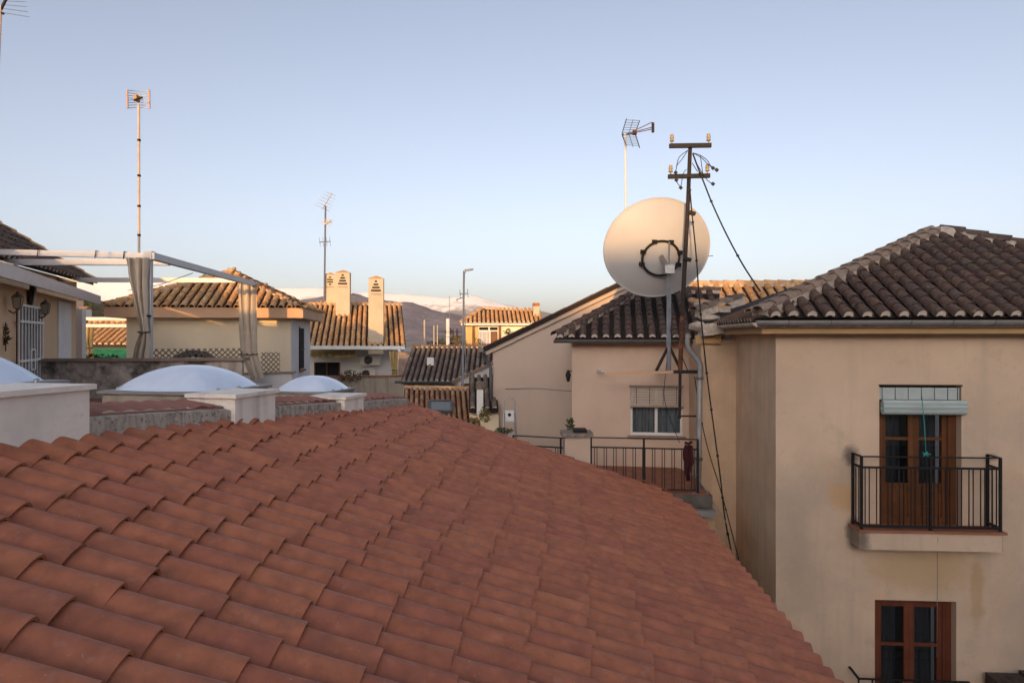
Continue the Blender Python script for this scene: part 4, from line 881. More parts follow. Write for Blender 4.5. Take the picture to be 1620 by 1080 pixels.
slope(rcz, 'old', m_tile_old, m_mortar_w, cL, ec, upc, 0, WC + .25 + ov, lambda a: -.05 if a < WC - .1 + ov else .5, lambda a: run * kk * min(1, a / (1.48 + ov)), .232, .26, lift=.03)
ridge(rcz, m_tile_old, cL + z * .03, ap + z * .02, r=.12, expo=.34); ridge(rcz, m_tile_old, ap + z * .02, apR, r=.12, expo=.34)
gu = MB()
def gutter(mb, A, B, r=.065, open_=True):
    d = (B - A).normalized(); x = d.cross(z).normalized(); n = 8
    pr = [x * math.cos(math.pi * i / n) * r - z * math.sin(math.pi * i / n) * r for i in range(n + 1)]
    pi_ = [q * .86 for q in pr]
    for i in range(n):
        mb.face([A + pr[i], A + pr[i + 1], B + pr[i + 1], B + pr[i]], 0, True); mb.face([A + pi_[i], B + pi_[i], B + pi_[i + 1], A + pi_[i + 1]], 0, True)
    for (i, j) in ((0, 0), (n, n)): mb.face([A + pr[i], B + pr[i], B + pi_[i], A + pi_[i]])
    mb.face([A + q for q in pr]); mb.face([B + q for q in pr])
gutter(gu, FC @ V((-ov - .02, -ov - .05, zE + .07)), FC @ V((WC - .1, -ov - .05, zE + .07)), .07); gu.build('gutter', m_zinc_d, chs)
wl = thing('wall_lamp', 'dark lamp on the left corner of the house below the dish', 'lamp', FC @ V((-.05, .2, 9.1)))
fr = FC @ Matrix.Translation((-.08, -.03, 0)); zl_ = fc(903, 594)[1]
MB().bar(fr @ V((.08, 0, zl_ + .1)), fr @ V((-.02, 0, zl_ + .1)), .02).build('bracket', m_iron, wl); MB().lathe([(.02, zl_ + .12), (.06, zl_ + .02), (.03, zl_ - .12), (0, zl_ - .13)], fr, 8).build('body', m_iron, wl)
# ------------------------------------------------------------------ terrace with railing
tz = 7.30
te = thing('balcony_terrace', 'terracotta floored terrace slab in front of the house below the dish', 'terrace', U(1000, 790, 12.8) - z * 2.8)
MB().prism([V((0.1, 12.05, tz - .22)), V((3.46, 11.78, tz - .22)), V((3.56, 13.2, tz - .22)), V((3.5, 14.4, tz - .22)), V((.1, 14.9, tz - .22))], z * .205).build('slab', m_slab, te)
MB().prism([V((0.15, 12.08, tz - .013)), V((3.42, 11.83, tz - .013)), V((3.52, 13.2, tz - .013)), V((3.45, 14.35, tz - .013)), V((.15, 14.85, tz - .013))], z * .012).build('floor_tiles', m_brick, te)
MB().prism([V((2.9, 11.66, tz - .34)), V((3.47, 11.62, tz - .34)), V((3.52, 12.2, tz - .34)), V((2.9, 12.2, tz - .34))], z * .10).build('edge_flashing', m_zinc, te)
MB().prism([V((0.1, 12.3, 0)), V((3.6, 12.1, 0)), V((3.7, 13.1, 0)), V((0.1, 14, 0))], z * (tz - .225)).build('support_wall', m_pl_side, te)
def railing(A, B, zb, zt, posts, label, pairs, mid=True, name='terrace_railing'):
    t = thing(name, label, 'railing', (A.x, A.y, zb)); d = B - A; d.z = 0; L_ = d.length; d.normalize()
    MB().bar(V((A.x, A.y, zt)), V((B.x, B.y, zt)), .03, .018).build('top_rail', m_iron, t)
    MB().bar(V((A.x, A.y, zt - .17)), V((B.x, B.y, zt - .17)), .03, .022).build('middle_rail', m_iron, t)
    MB().bar(V((A.x, A.y, zb + .04)), V((B.x, B.y, zb + .04)), .03, .022).build('bottom_rail', m_iron, t)
    for s_ in posts: MB().bar(V((A.x, A.y, zb)) + d * L_ * s_, V((A.x, A.y, zt + .006)) + d * L_ * s_, .032).build('post', m_iron, t)
    n_ = int(L_ / pairs)
    for i in range(n_):
        for dx in (-.022, .022):
            p = V((A.x, A.y, 0)) + d * ((i + .5) * L_ / n_ + dx); MB().bar(p + z * (zb + .05), p + z * (zt - .18), .012).build('baluster', m_iron, t)
    return t
railing(U(935, 0, 12.1), U(1104, 0, 11.85), tz + .02, Z0 + (HY - 693) / FPX * 12.0, (0, .5, 1), 'long black iron railing of the terrace below the window', .165)
railing(U(812, 0, 12.5), U(891, 0, 12.15), tz + .02, Z0 + (HY - 691) / FPX * 12.3, (0, .95), 'short black railing left of the terrace pillar', .2)
pl = thing('terrace_pillar', 'square plaster pillar with a stone cap between the two railings', 'pillar', U(913, 735, 12.1))
a = U(893, 690, 12.1); b = U(933, 690, 12.1)
MB().box(a.x, b.x, 12.0, 12.4, 6.5, a.z, ID).build('shaft', m_pl_center, pl); MB().box(a.x - .05, b.x + .05, 11.95, 12.45, a.z + .002, a.z + .07, ID).build('cap', m_stone, pl)
MB().box(a.x + .16, b.x - .06, 12.0, 12.3, a.z + .073, a.z + .13).build('tile_piece', m_iron, label='dark flat tile lying on the pillar cap', cat='tile')
leaves(U(902, 672, 12.9), (.09, .08, .14), 60, .05, seed=70).build('pillar_plant', m_leaf, label='small green plant behind the terrace pillar', cat='plant')
um = thing('hanging_cloth', 'maroon cloth hung over the right end of the terrace railing', 'cloth', U(1088, 760, 11.95))
cu = U(1088, 703, 11.88)
MB().grid(lambda u, v: cu + V(((u - .5) * (.13 + .05 * math.sin(v * 5) + .04 * noise.noise(V((u * 4, v * 6, 1)))) + .03 * noise.noise(V((v * 3, 0, 4))), -.05 + .05 * math.sin(u * 12 + v * 3), -.62 * v)), 14, 12).build('cloth', m_red_cloth, um)
MB().tube([cu + V((-.06, -.03, .04)), cu + V((0, -.05, .02)), cu + V((.06, -.03, .05))], .025, 8).build('knot', m_red_cloth, um)
tw = MB(); 
for i in range(7): tw.tube([U(1012 + i * 5, 757 + i * 2, 11.6), U(1030 + i * 6, 766 + i * 2.2, 11.6)], .012, 5)
tw.build('broken_tile_bits', m_tile_edge, label='broken clay bits along the far roof corner', cat='debris')

# ------------------------------------------------------------------ satellite dish
dc = U(1040, 393, 13.4)
sd = thing('satellite_dish', 'large cream satellite dish seen from behind on a steel post', 'satellite dish', U(1042, 586, 13.9))
axis = V((-.12, .93, .30)).normalized()          # looks away and up
fx = axis.cross(z).normalized(); fyv = fx.cross(axis).normalized()
FD = Matrix((fx, fyv, axis)).transposed().to_4x4(); FD.translation = dc; FD = FD @ Matrix.Diagonal((1, .91, 1, 1))
RD, dep = 1.065, .26
prof = [(0.0001, -dep)] + [(RD * i / 16, -dep + dep * (i / 16) ** 2) for i in range(1, 17)]
mb = MB().lathe(prof + [(RD + .015, .0), (RD + .02, .02), (RD, .03)] + [(RD * i / 16, -dep + .03 + dep * (i / 16) ** 2) for i in range(16, 0, -1)], FD, 64); mb.build('reflector', m_dish, sd)
MB().tube([FD @ V((RD * math.cos(t_), RD * math.sin(t_), .012)) for t_ in [2 * math.pi * i / 64 for i in range(65)]], .018, 8).build('rim', m_dish, sd)
FDm = FD @ Matrix.Translation((0, -.16, -dep - .0)); 
pts = [FDm @ V((.37 * math.cos(t_), .37 * math.sin(t_), .0)) for t_ in [2 * math.pi * i / 40 for i in range(41)]]
MB().tube(pts, .024, 8).build('mount_ring', m_iron, sd)
for t_ in (20, 65, 115, 160, 200, 340):
    t_ = math.radians(t_); p = FDm @ V((.39 * math.cos(t_), .39 * math.sin(t_), .01)); MB().box(-.045, .045, -.04, .04, -.05, .06, Matrix.Translation(p) @ FDm.to_3x3().to_4x4()).build('lug', m_iron, sd)
ptop = U(1043, 425, 13.55)
pb = U(1042, 587, 13.9); ptop = V((pb.x + .01, 13.45, U(0, 428, 13.4).z)); pbt = V((pb.x, 13.9, pb.z))
ptop = V((pb.x, 13.0, ptop.z)); pbt = V((pb.x, 13.0, U(0, 587, 13.0).z))
MB().tube([pbt, ptop], .043, 12).build('post', m_galv, sd)
MB().tube([ptop + V((0, .0, -.02)), dc + (FDm.to_3x3() @ V((0, -.12, -dep)))], .05, 10).build('elevation_arm', m_galv, sd)
MB().tube([ptop + V((0, -.02, .0)), ptop + V((0.0, -.05, .5))], .014, 8).build('adjust_rod', m_galv, sd)
MB().box(-.09, .09, -.09, .09, -.10, .06, Matrix.Translation(ptop)).build('clamp', m_galv, sd)
for sx in (-1, 1): MB().bar(pbt + V((sx * .24, 0, 0)), pbt + V((sx * .02, 0, .45)), .05, .05).build('brace', m_dark_rust, sd)
MB().bar(FD @ V((RD, -.15, .0)), FD @ V((RD + .12, -.15, .05)), .012).build('rim_clip', m_iron, sd)
s1 = thing('wall_bracket', 'long pale horizontal bracket bar carrying the dish post', 'bracket', U(1010, 590, 13.0))
MB().bar(U(955, 591, 13.0), U(1066, 588, 13.0), .10, .05).build('bar', m_fascia, s1)
MB().bar(U(962, 592, 13.0), U(962, 592, 13.0) + V((0, 1.5, 0)), .05).build('stub', m_white, s1); MB().bar(U(1060, 590, 13.0), U(1060, 590, 13.0) + V((0, 1.3, 0)), .05).build('stub', m_white, s1)
# ------------------------------------------------------------------ utility pole on the wall
YP = 12.7
up_ = thing('utility_pole', 'leaning rusty iron utility pole with two insulator crossarms before the dish', 'pole', U(1075, 660, YP))
MB().tube([U(1075, 662, YP), U(1076, 588, YP)], .028, 10).build('lower_shaft', m_dark_rust, up_)
MB().tube([U(1076, 588, YP), U(1079, 500, YP)], .042, 10).build('rusty_section', m_rust, up_)
MB().tube([U(1079, 500, YP), U(1088, 330, YP), U(1092, 229, YP)], [.042, .038, .036], 10).build('upper_shaft', m_dark_rust, up_)
for (xa, ya, xb, yb) in ((1059, 231, 1125, 230), (1057, 279.5, 1123, 278)):
    arm = MB().bar(U(xa, ya, YP - .04), U(xb, yb, YP - .04), .07, .075).build('crossarm', m_iron, up_)
    for px, py in ((xa + 4, ya), (xb - 4, yb)):
        c = U(px, py, YP - .04) + z * .035; fr = Matrix.Translation(c)
        MB().lathe([(.012, 0), (.012, .05), (.038, .05), (.042, .075), (.028, .085), (.028, .095), (.040, .105), (.040, .13), (.024, .14), (.034, .15), (.03, .175), (0, .18)], fr, 12).build('insulator', m_ins, up_)
MB().bar(U(1066, 588, YP), U(1104, 588, YP), .08, .06).build('wall_arm', m_iron, up_); MB().bar(U(1075, 658, YP), U(1104, 658, YP), .03).build('lower_stay', m_dark_rust, up_)
MB().bar(U(1078, 562, YP), U(1088, 586, YP), .03, .012).build('brace', m_iron, up_)
for (px, py) in ((1091, 337), (1084, 410)): MB().box(-.07, .07, -.05, .05, -.03, .03, Matrix.Translation(U(px + 3, py, YP - .03)) @ Matrix.Rotation(.3, 4, 'Y')).build('clamp', m_iron, up_)
def cat(pts, n=6):
    P = [V(p) for p in pts]; out = []
    for i in range(len(P) - 1):
        p0, p1, p2, p3 = P[max(i - 1, 0)], P[i], P[i + 1], P[min(i + 2, len(P) - 1)]
        for j in range(n):
            t_ = j / n; out.append(.5 * ((2 * p1) + (p2 - p0) * t_ + (2 * p0 - 5 * p1 + 4 * p2 - p3) * t_ ** 2 + (3 * p1 - p0 - 3 * p2 + p3) * t_ ** 3))
    return out + [P[-1]]
def cable(pts, r, label, ties=0, parent=None, name='cable', m=None):
    P = cat(pts); mb = MB().tube(P, r, 6)
    if parent is not None: return mb.build(name, m or m_cable, parent)
    t = thing(name, label, 'cable', P[-1]); mb.build('strand', m or m_cable, t)
    for i in range(ties):
        p = P[int((i + .7) * len(P) / (ties + .5)) % len(P)]; MB().box(-r * 1.5, r * 1.5, -r * 1.5, r * 1.5, -r * 1.2, r * 1.2, Matrix.Translation(p)).build('tie', m_iron, t)
for pts in ([(1088, 238), (1074, 250), (1069, 272)], [(1088, 238), (1079, 252), (1071, 262), (1069, 274)], [(1096, 242), (1108, 246), (1119, 254), (1124, 262), (1134, 269)], [(1096, 242), (1110, 250), (1120, 260), (1128, 266)], [(1086, 268), (1081, 275), (1077, 297)], [(1070, 282), (1072, 290), (1077, 296)], [(1097, 245), (1104, 262), (1118, 284), (1128, 291)], [(1095, 258), (1100, 266), (1104, 272)], [(1108, 246), (1110, 262), (1112, 274)]):
    cable([U(x, y, YP - .1) for x, y in pts], .007, None, parent=up_, name='loose_wire')
for (x, y) in ((1134, 269), (1128, 266), (1077, 297), (1128, 291), (1069, 273), (1070, 285)): MB().box(-.03, .03, -.025, .025, -.022, .022, Matrix.Translation(U(x, y, YP - .1)) @ Matrix.Rotation(.7, 4, 'Y')).build('wire_joint', m_iron, up_)
cable([U(1096, 243, YP), U(1106, 270, YP - .1), U(1114, 290, YP - .1), U(1128, 325, 12.6), U(1150, 372, 12.5), U(1176, 420, 12.2), U(1203, 461, 12.0)], .014, 'thick black cable running from the crossarms down to the hip of the right roof', 3)
cable([U(1090, 280, YP - .1), U(1094, 330, YP - .1), U(1101, 400, YP - .2), U(1107, 480, 12.4), U(1118, 590, 12.3), U(1127, 660, 12.2), U(1139, 750, 12.0), U(1147, 820, 11.9), U(1160, 885, 11.7)], .013, 'black tied cable hanging from the crossarm down beside the drain pipe', 9)
cable([U(1099, 596, 12.6), U(1107, 650, 12.4), U(1120, 710, 12.2), U(1140, 775, 12.0), U(1156, 835, 11.9), U(1171, 893, 11.7)], .009, 'thin black cable curving down from the wall arm to the lower roof corner', 2)
cable([U(1096, 742, 12.0), U(1120, 780, 11.9), U(1150, 828, 11.8)], .008, 'thin pale wire slanting from the terrace end', 0, m=m_galv)
cable([U(1064, 500, 12.95), U(1052, 600, 13.0), U(1053, 640, 12.9), U(1075, 700, 12.2)], .006, 'very thin black wire hanging below the dish bracket', 0)
# ------------------------------------------------------------------ drain pipe
dp = thing('drain_pipe', 'grey zinc drain pipe between the pink house and the right house', 'pipe', U(1105, 785, 12.1))
MB().tube(cat([U(1088, 528, 13.2), U(1089, 550, 13.1), U(1103, 568, 12.75), U(1108, 580, 12.6), U(1107, 600, 12.5)], 4) + [U(1106, 700, 12.3), U(1105, 776, 12.2)], .052, 12).build('pipe', m_zinc, dp)
MB().tube([U(1105, 776, 12.2), U(1104, 782, 12.15), U(1096, 785, 11.9)], .065, 10).build('shoe', m_zinc, dp)
for (px, py, Y) in ((1107, 598, 12.5), (1105.5, 725, 12.26)): MB().tube([U(px, py - 2, Y), U(px, py + 2, Y)], .072, 12).build('collar', m_zinc, dp)

# ------------------------------------------------------------------ right house
rgt = thing('right_house', 'large warm beige house at the right with a dark barrel tiled hip roof', 'house', (7, 12, 0))
FR = frame((4.10, 10.6, 0), (1, -.07)); R3 = FR.to_3x3()
def fr_px(px, py, d=0.0):
    k = (px - CX) / FPX; o = FR @ V((0, -d, 0)); ex = R3 @ V((1, 0, 0)); s_ = (k * o.y - o.x) / (ex.x - k * ex.y); Y = o.y + ex.y * s_
    return s_, Z0 + (HY - py) / FPX * Y
zw = 10.10
ox0, oz1 = fr_px(1391, 610); ox1, _ = fr_px(1521, 610); _, oz0 = fr_px(1455, 836)
lx0, lz1 = fr_px(1384, 948); lx1, _ = fr_px(1513, 948); lz0 = lz1 - 2.2
XR = 10.0
mb = MB()
ox0, ox1, lx0, lx1 = ox0, ox1, lx0, lx1
mb.box(0, lx0, 0, .35, 0, zw, FR).box(ox1, XR, 0, .35, 0, zw, FR)
mb.box(lx0, ox0, 0, .35, lz1, zw, FR).box(ox0, ox1, 0, .35, oz1, zw, FR).box(ox0, lx1, 0, .35, lz1, oz0, FR).box(lx1, ox1, 0, .35, 0, oz0, FR).box(lx0, lx1, 0, .35, 0, lz0, FR)
wallo = mb.build('wall', m_pl_right, rgt)
MB().box(-.004, .0, .0, 2.45, 0, zw, FR).build('side_wall', m_pl_side, rgt)
MB().box(0.0, .3, .352, 8, 0, zw - .003, FR).build('side_wall_core', m_pl_side, rgt)
MB().box(-.66, -.005, 2.4, 2.7, 0, zw - .12, FR).build('recess_wall', m_pl_side, rgt)
MB().box(-.66, -.36, 2.7, 6, 0, zw - .12, FR).build('recess_side_wall', m_pl_side, rgt)
# cornice / soffit
MB().box(-.30, XR, -.30, .0 - .003, zw - .03, zw + .06, FR).build('cornice', m_ochre_trim, rgt)
MB().box(-.30, -.006, .0, 2.3, zw - .03, zw + .06, FR).build('cornice', m_ochre_trim, rgt)
MB().box(-.78, -.30, 2.3, 2.4 - .003, zw - .20, zw - .04, FR).build('cornice', m_ochre_trim, rgt)
MB().box(-.38, XR, -.38, 3, zw + .063, zw + .14, FR).build('eave_board', m_mortar, rgt)
ge = MB(); zg = 10.265
gutter(ge, FR @ V((-.42, -.45, zg)), FR @ V((XR, -.45, zg)), .075); ge.build('gutter', m_zinc, rgt)
ge = MB(); gutter(ge, FR @ V((-.42, 1.9, zg - .03)), FR @ V((-.42, -.45, zg - .03)), .06); ge.build('side_gutter', m_mortar, rgt)
for px in (1245, 1312, 1438, 1504, 1570):
    x_, _ = fr_px(px, 510, .45); A = FR @ V((x_, -.45, zg)); ge = MB(); gutter(ge, A, A + R3 @ V((.012, 0, 0)), .079); ge.build('gutter_joint', m_zinc_d, rgt)
AXR, AYR = 3.91, 2.68
ap = FR @ V((AXR, AYR, 11.98)); zeR = 10.30; ovr = .40; cs = [FR @ V((-ovr, -ovr, zeR)), FR @ V((AXR * 2 + ovr, -ovr, zeR)), FR @ V((AXR * 2 + ovr, AYR * 2 + ovr, zeR)), FR @ V((-ovr, AYR * 2 + ovr, zeR))]
mb = MB()
for i in range(4): mb.face([cs[i], cs[(i + 1) % 4], ap])
rr2 = mb.build('roof', m_tile_old_ch, rgt)
run = AYR + ovr; mm = (11.98 - zeR) / run; kk = math.sqrt(1 + mm * mm); er = R3 @ V((1, 0, 0)); upr = (R3 @ V((0, 1, 0)) + z * mm).normalized(); wid = AXR * 2 + 2 * ovr; xa = AXR + ovr
cR = slope(rr2, 'old', m_tile_old, m_mortar_w, cs[0] + z * .012, er, upr, .12, .12 + .262 * 29, lambda a: -.06, lambda a: run * kk * (a / xa if a < xa else (wid - a) / (wid - xa)) - .12, .262, .255, lift=.035)
e2_ = R3 @ V((0, 1, 0)); m2 = (11.98 - zeR) / xa; up2 = (-1 * (R3 @ V((-1, 0, 0))) + z * m2).normalized(); dpt = 8.2
slope(rr2, 'old', m_tile_old, m_mortar_w, cs[0], e2_, up2, .1, 3.2, lambda a: -.06, lambda a: min(.45, xa * a / run), .17, .345)
ridge(rr2, m_ridge, cs[0] + z * .05, ap + z * .05, r=.112, expo=.31, h=.05)
A = cs[0] + R3 @ V((-.05, .28, .05)); B = ap + R3 @ V((-.1, .2, .10)); ridge(rr2, m_ridge, A, B, r=.085, expo=.36, h=.05, name='hip_course_tile')
ridge(rr2, m_tile_old, cs[1] + z * .05, ap + z * .05, r=.135, expo=.36, h=.05)
MB().lathe([(.30, -.16), (.29, .0), (.24, .08), (.13, .13), (0, .145)], Matrix.Translation(ap), 14).build('apex_mortar', m_mortar, rr2)
# mortar mass where the roofs meet
def blob(c, rad, seed):
    def fn(u, v):
        th, ph = 2 * math.pi * u, math.pi * v; d = V((math.sin(ph) * math.cos(th), math.sin(ph) * math.sin(th), math.cos(ph)))
        k_ = 1 + .28 * noise.noise(d * 1.7 + V((seed, 0, 0))) + .08 * noise.noise(d * 6 + V((0, seed, 0))); return V(c) + V((d.x * rad[0], d.y * rad[1], d.z * rad[2])) * k_
    return MB().grid(fn, 20, 12)
for i, (px, py, Y, rd) in enumerate([(1104, 516, 13.05, (.16, .2, .09)), (1122, 503, 13.15, (.22, .2, .06))]): blob(U(px, py, Y), rd, i * 3.1).build('valley_mortar', m_mortar, rgt)
MB().prism([U(1112, 512, 12.75), U(1142, 510, 12.6), U(1146, 527, 12.6), U(1112, 532, 12.75)], V((0, .35, 0))).build('mortar_block', m_mortar, rgt)
ridge(rr2, m_tile_dark, U(1096, 496, 13.5), U(1172, 474, 14.2), r=.13, expo=.34, h=.05, name='valley_tile')
ridge(rr2, m_tile_or, U(1094, 478, 14.6), U(1150, 486, 13.6), r=.10, expo=.34, h=.02, name='valley_tile')
# rows of tile ends along the left eave are part of the left slope above
# french door of the balcony
def joinery(x0, x1, z0, z1, zmid, label, panel_h=None, mw=None):
    mw = mw or m_wood
    t = thing('french_window', label, 'window', FR @ V((x0, .1, z0)))
    fw = .085; y0, y1 = .14, .21
    mb = MB(); mb.box(x0, x0 + fw, y0, y1, z0, z1, FR).box(x1 - fw * 1.5, x1, y0, y1, z0, z1, FR).box(x0 + fw, x1 - fw * 1.5, y0, y1, z1 - fw, z1, FR); mb.build('frame', mw, t)
    xi0, xi1 = x0 + fw + .003, x1 - fw * 1.5 - .003; xm = (xi0 + xi1) / 2
    for (a, b) in ((xi0, xm - .002), (xm + .002, xi1)):
        st = .075; zt_ = z1 - fw - .004
        mb = MB().box(a, a + st, y0 + .015, y1 + .02, z0 + .005, zt_, FR).box(b - st, b, y0 + .015, y1 + .02, z0 + .005, zt_, FR).box(a + st, b - st, y0 + .015, y1 + .02, zt_ - st * .8, zt_, FR).box(a + st, b - st, y0 + .015, y1 + .02, z0 + .005, z0 + .12, FR)
        bars = [zmid]
        if panel_h: bars.append(z0 + panel_h)
        for zb_ in bars: mb.box(a + st, b - st, y0 + .02, y1 + .015, zb_ - .022, zb_ + .022, FR)
        lf = mb.build('leaf', mw, t)
        zlo = z0 + .12 if not panel_h else z0 + panel_h + .022
        for (za, zb_) in ((zlo, zmid - .022), (zmid + .022, zt_ - st * .8)):
            MB().box(a + st, b - st, y0 + .045, y0 + .051, za, zb_, FR).build('pane', m_glass, lf)
        if panel_h:
            MB().box(a + st, b - st, y0 + .04, y0 + .07, z0 + .12, z0 + panel_h - .022, FR).build('panel', mw, lf)
            MB().box(a + st + .05, b - st - .05, y0 + .025, y0 + .039, z0 + .17, z0 + panel_h * .5 - .02, FR).build('raised_field', mw, lf)
            MB().box(a + st + .05, b - st - .05, y0 + .025, y0 + .039, z0 + panel_h * .5 + .02, z0 + panel_h - .07, FR).build('raised_field', mw, lf)
    MB().box(x0 - .3, x1 + .3, 1.3, 1.35, z0 - .3, z1 + .3, FR).build('dark_room', m_dark, t)
    for (a, b) in ((x0 + .1, x0 + .46), (x1 - .62, x1 - .22)): MB().grid(lambda u, v: FR @ V((a + (b - a) * u, .34 + .02 * math.sin(u * 25), z0 + .1 + (z1 - z0 - .2) * v)), 30, 2).build('inner_curtain', m_inner, t)
    return t
m_inner = simple('grey_inner_curtain', (.10, .10, .11), .95)
jz = fr_px(1455, 696)[1]
joinery(ox0, ox1, oz0 + .02, oz1, jz, 'varnished brown french door behind the iron balcony', .62)
joinery(lx0, lx1, lz0, lz1, fr_px(1440, 1026)[1], 'dark red wooden window below the balcony', None, m_wood_d)
# balcony
bz1 = fr_px(1470, 838, .3)[1]; bz0 = fr_px(1470, 869, .3)[1]; bx0 = fr_px(1361, 850, .35)[0]; bx1 = fr_px(1588, 850, .35)[0]; bd = .36
bal = thing('balcony', 'shallow plaster balcony slab with a black iron railing on the right house', 'balcony', FR @ V((bx0, -.1, bz0)))
MB().prism([FR @ V(q) for q in ((bx0, -.001, bz0 + .0), (bx0, -bd + .06, bz0), (bx0 + .06, -bd, bz0), (bx1 - .03, -bd, bz0), (bx1, -bd + .03, bz0), (bx1, -.001, bz0))][::1], z * (bz1 - bz0 - .035)).build('slab', m_pl_right, bal)
MB().box(bx0 - .03, bx1 + .03, -bd - .03, -.001, bz1 - .033, bz1, FR).build('paver_edge', m_brick, bal)
zt_ = fr_px(1470, 723, bd - .04)[1]; zm_ = fr_px(1470, 740, bd - .04)[1]; yb = -bd + .04
ra = FR @ V((bx0 + .03, yb, 0)); rb = FR @ V((bx1 - .03, yb, 0)); rwl = FR @ V((bx0 + .03, -.02, 0)); rwr = FR @ V((bx1 - .03, -.02, 0))
rl = MB().bar(ra + z * zt_, rb + z * zt_, .035, .018).build('railing', m_iron, bal)
for (p, q) in ((ra, rb), (ra, rwl), (rb, rwr)):
    MB().bar(p + z * zm_, q + z * zm_, .032, .028).build('rail', m_iron, rl); MB().bar(p + z * (bz1 + .05), q + z * (bz1 + .05), .032, .032).build('rail', m_iron, rl)
    if q is not rb: MB().bar(p + z * zt_, q + z * (zt_ + .001), .035, .018).build('rail', m_iron, rl)
for p in (ra, rb, rwl, rwr, (ra + rb) / 2): MB().bar(p + z * bz1, p + z * (zt_ + .005), .034).build('post', m_iron, rl)
L_ = (rb - ra).length; d_ = (rb - ra).normalized()
for i in range(12):
    for dx in (-.03, .03):
        p = ra + d_ * ((i + .5) * L_ / 12 + dx); MB().bar(p + z * (bz1 + .06), p + z * (zm_ - .01), .012).build('baluster', m_iron, rl)
for p in (rwl, rwr):
    for q in (.35, .7): 
        c = p + (ra - rwl) * q; MB().bar(c + z * (bz1 + .06), c + z * (zm_ - .01), .012).build('baluster', m_iron, rl)
# rolled blind over the balcony door
rb_ = thing('rolled_blind', 'pale green slatted blind rolled up over the balcony door', 'blind', FR @ V((ox0, -.1, fr_px(1455, 655)[1])))
zt2 = fr_px(1455, 613)[1]; zm2 = fr_px(1455, 632)[1]; zl2 = fr_px(1455, 655)[1]
nsl = 6
for i in range(nsl): MB().box(ox0 + .01, ox1 - .02, .02, .035, zm2 + (zt2 - zm2) * i / nsl + .002, zm2 + (zt2 - zm2) * (i + 1) / nsl - .002, FR).build('slat', m_blind, rb_)
rad = (zm2 - zl2) / 2; c_ = FR @ V((0, -rad * .55, (zm2 + zl2) / 2))
for i in range(16):
    t0, t1 = 2 * math.pi * i / 16 + .03, 2 * math.pi * (i + 1) / 16 - .03
    P = [FR @ V((x_, -rad * .45 + r_ * math.cos(t_) * .5, (zm2 + zl2) / 2 + r_ * math.sin(t_))) for (x_, r_, t_) in ((ox0 + .02, rad, t0), (ox0 + .02, rad, t1), (ox0 + .02, rad * .9, t1), (ox0 + .02, rad * .9, t0))]
    MB().prism(P, R3 @ V((ox1 - ox0 + .02, 0, 0))).build('rolled_slat', m_blind if i % 2 else m_blind_d, rb_)
for q in (.04, .2, .36, .52, .68, .84, .96): MB().bar(FR @ V((ox0 + (ox1 - ox0) * q, .012, zm2)), FR @ V((ox0 + (ox1 - ox0) * q, .012, zt2)), .006).build('ladder_cord', m_cable, rb_)
MB().box(ox0 - .01, ox1 + .01, -.02, .12, oz1 + .001, oz1 + .02, FR).build('lintel_edge', m_dark_rust, rgt)
x_, zc_ = fr_px(1460, 640); 
cd = thing('blind_cord', 'teal pull cord with a knot hanging from the rolled blind', 'cord', FR @ V((x_, -.15, zc_ - .9)))
pa, pb_ = fr_px(1458, 625, .2), fr_px(1465, 718, .2); A, B = FR @ V((pa[0], -.2, pa[1])), FR @ V((pb_[0], -.2, pb_[1]))
MB().tube([A, (A + B) / 2 + V((.01, 0, 0)), B], .006, 6).build('strand', m_teal_rope, cd)
mb = MB()
for k_ in range(5): mb.tube([B, B + V((math.cos(k_ * 1.3) * .06, -.01, math.sin(k_ * 1.3) * .04))], .010, 6)
mb.build('knot', m_teal_rope, cd)
pa, pb_ = fr_px(1480, 880, .3), fr_px(1482, 1040, .3); A, B = FR @ V((pa[0], -.36, pa[1] + .3)), FR @ V((pb_[0], -.30, pb_[1]))
MB().tube([A, (A + B) / 2, B], .004, 5).build('hanging_string', m_galv, label='thin string hanging from the balcony slab in front of the lower window', cat='string')
# lower balcony railing
zt3 = fr_px(1440, 1074, .3)[1]; x0_, x1_ = fr_px(1357, 1074, .3)[0], fr_px(1532, 1074, .3)[0]
lb = thing('lower_balcony_railing', 'black iron railing of the balcony below, cut by the bottom edge', 'railing', FR @ V((x0_, -.3, zt3 - 1)))
MB().bar(FR @ V((x0_, -.33, zt3)), FR @ V((x1_, -.33, zt3)), .035, .018).build('top_rail', m_iron, lb); MB().bar(FR @ V((x0_, -.33, zt3)), FR @ V((x0_, -.0, zt3 + .02)), .035, .018).build('side_rail', m_iron, lb)
MB().bar(FR @ V((x0_, -.33, zt3 - .16)), FR @ V((x1_, -.33, zt3 - .16)), .03, .025).build('middle_rail', m_iron, lb)
for i in range(9): MB().bar(FR @ V((x0_ + (x1_ - x0_) * i / 8, -.33, zt3 - 1)), FR @ V((x0_ + (x1_ - x0_) * i / 8, -.33, zt3)), .02).build('baluster', m_iron, lb)
cx_, cz_ = fr_px(1600, 1075, .3); mb = MB()
for i in range(5): mb.box(cx_ - .25 + i * .12, cx_ - .14 + i * .12, -.5, -.1, cz_ - .5, cz_ + .01 + .05 * (i == 4), FR)
mb.build('dark_awning_top', m_tarp, label='dark folded awning top at the lower right corner', cat='awning')

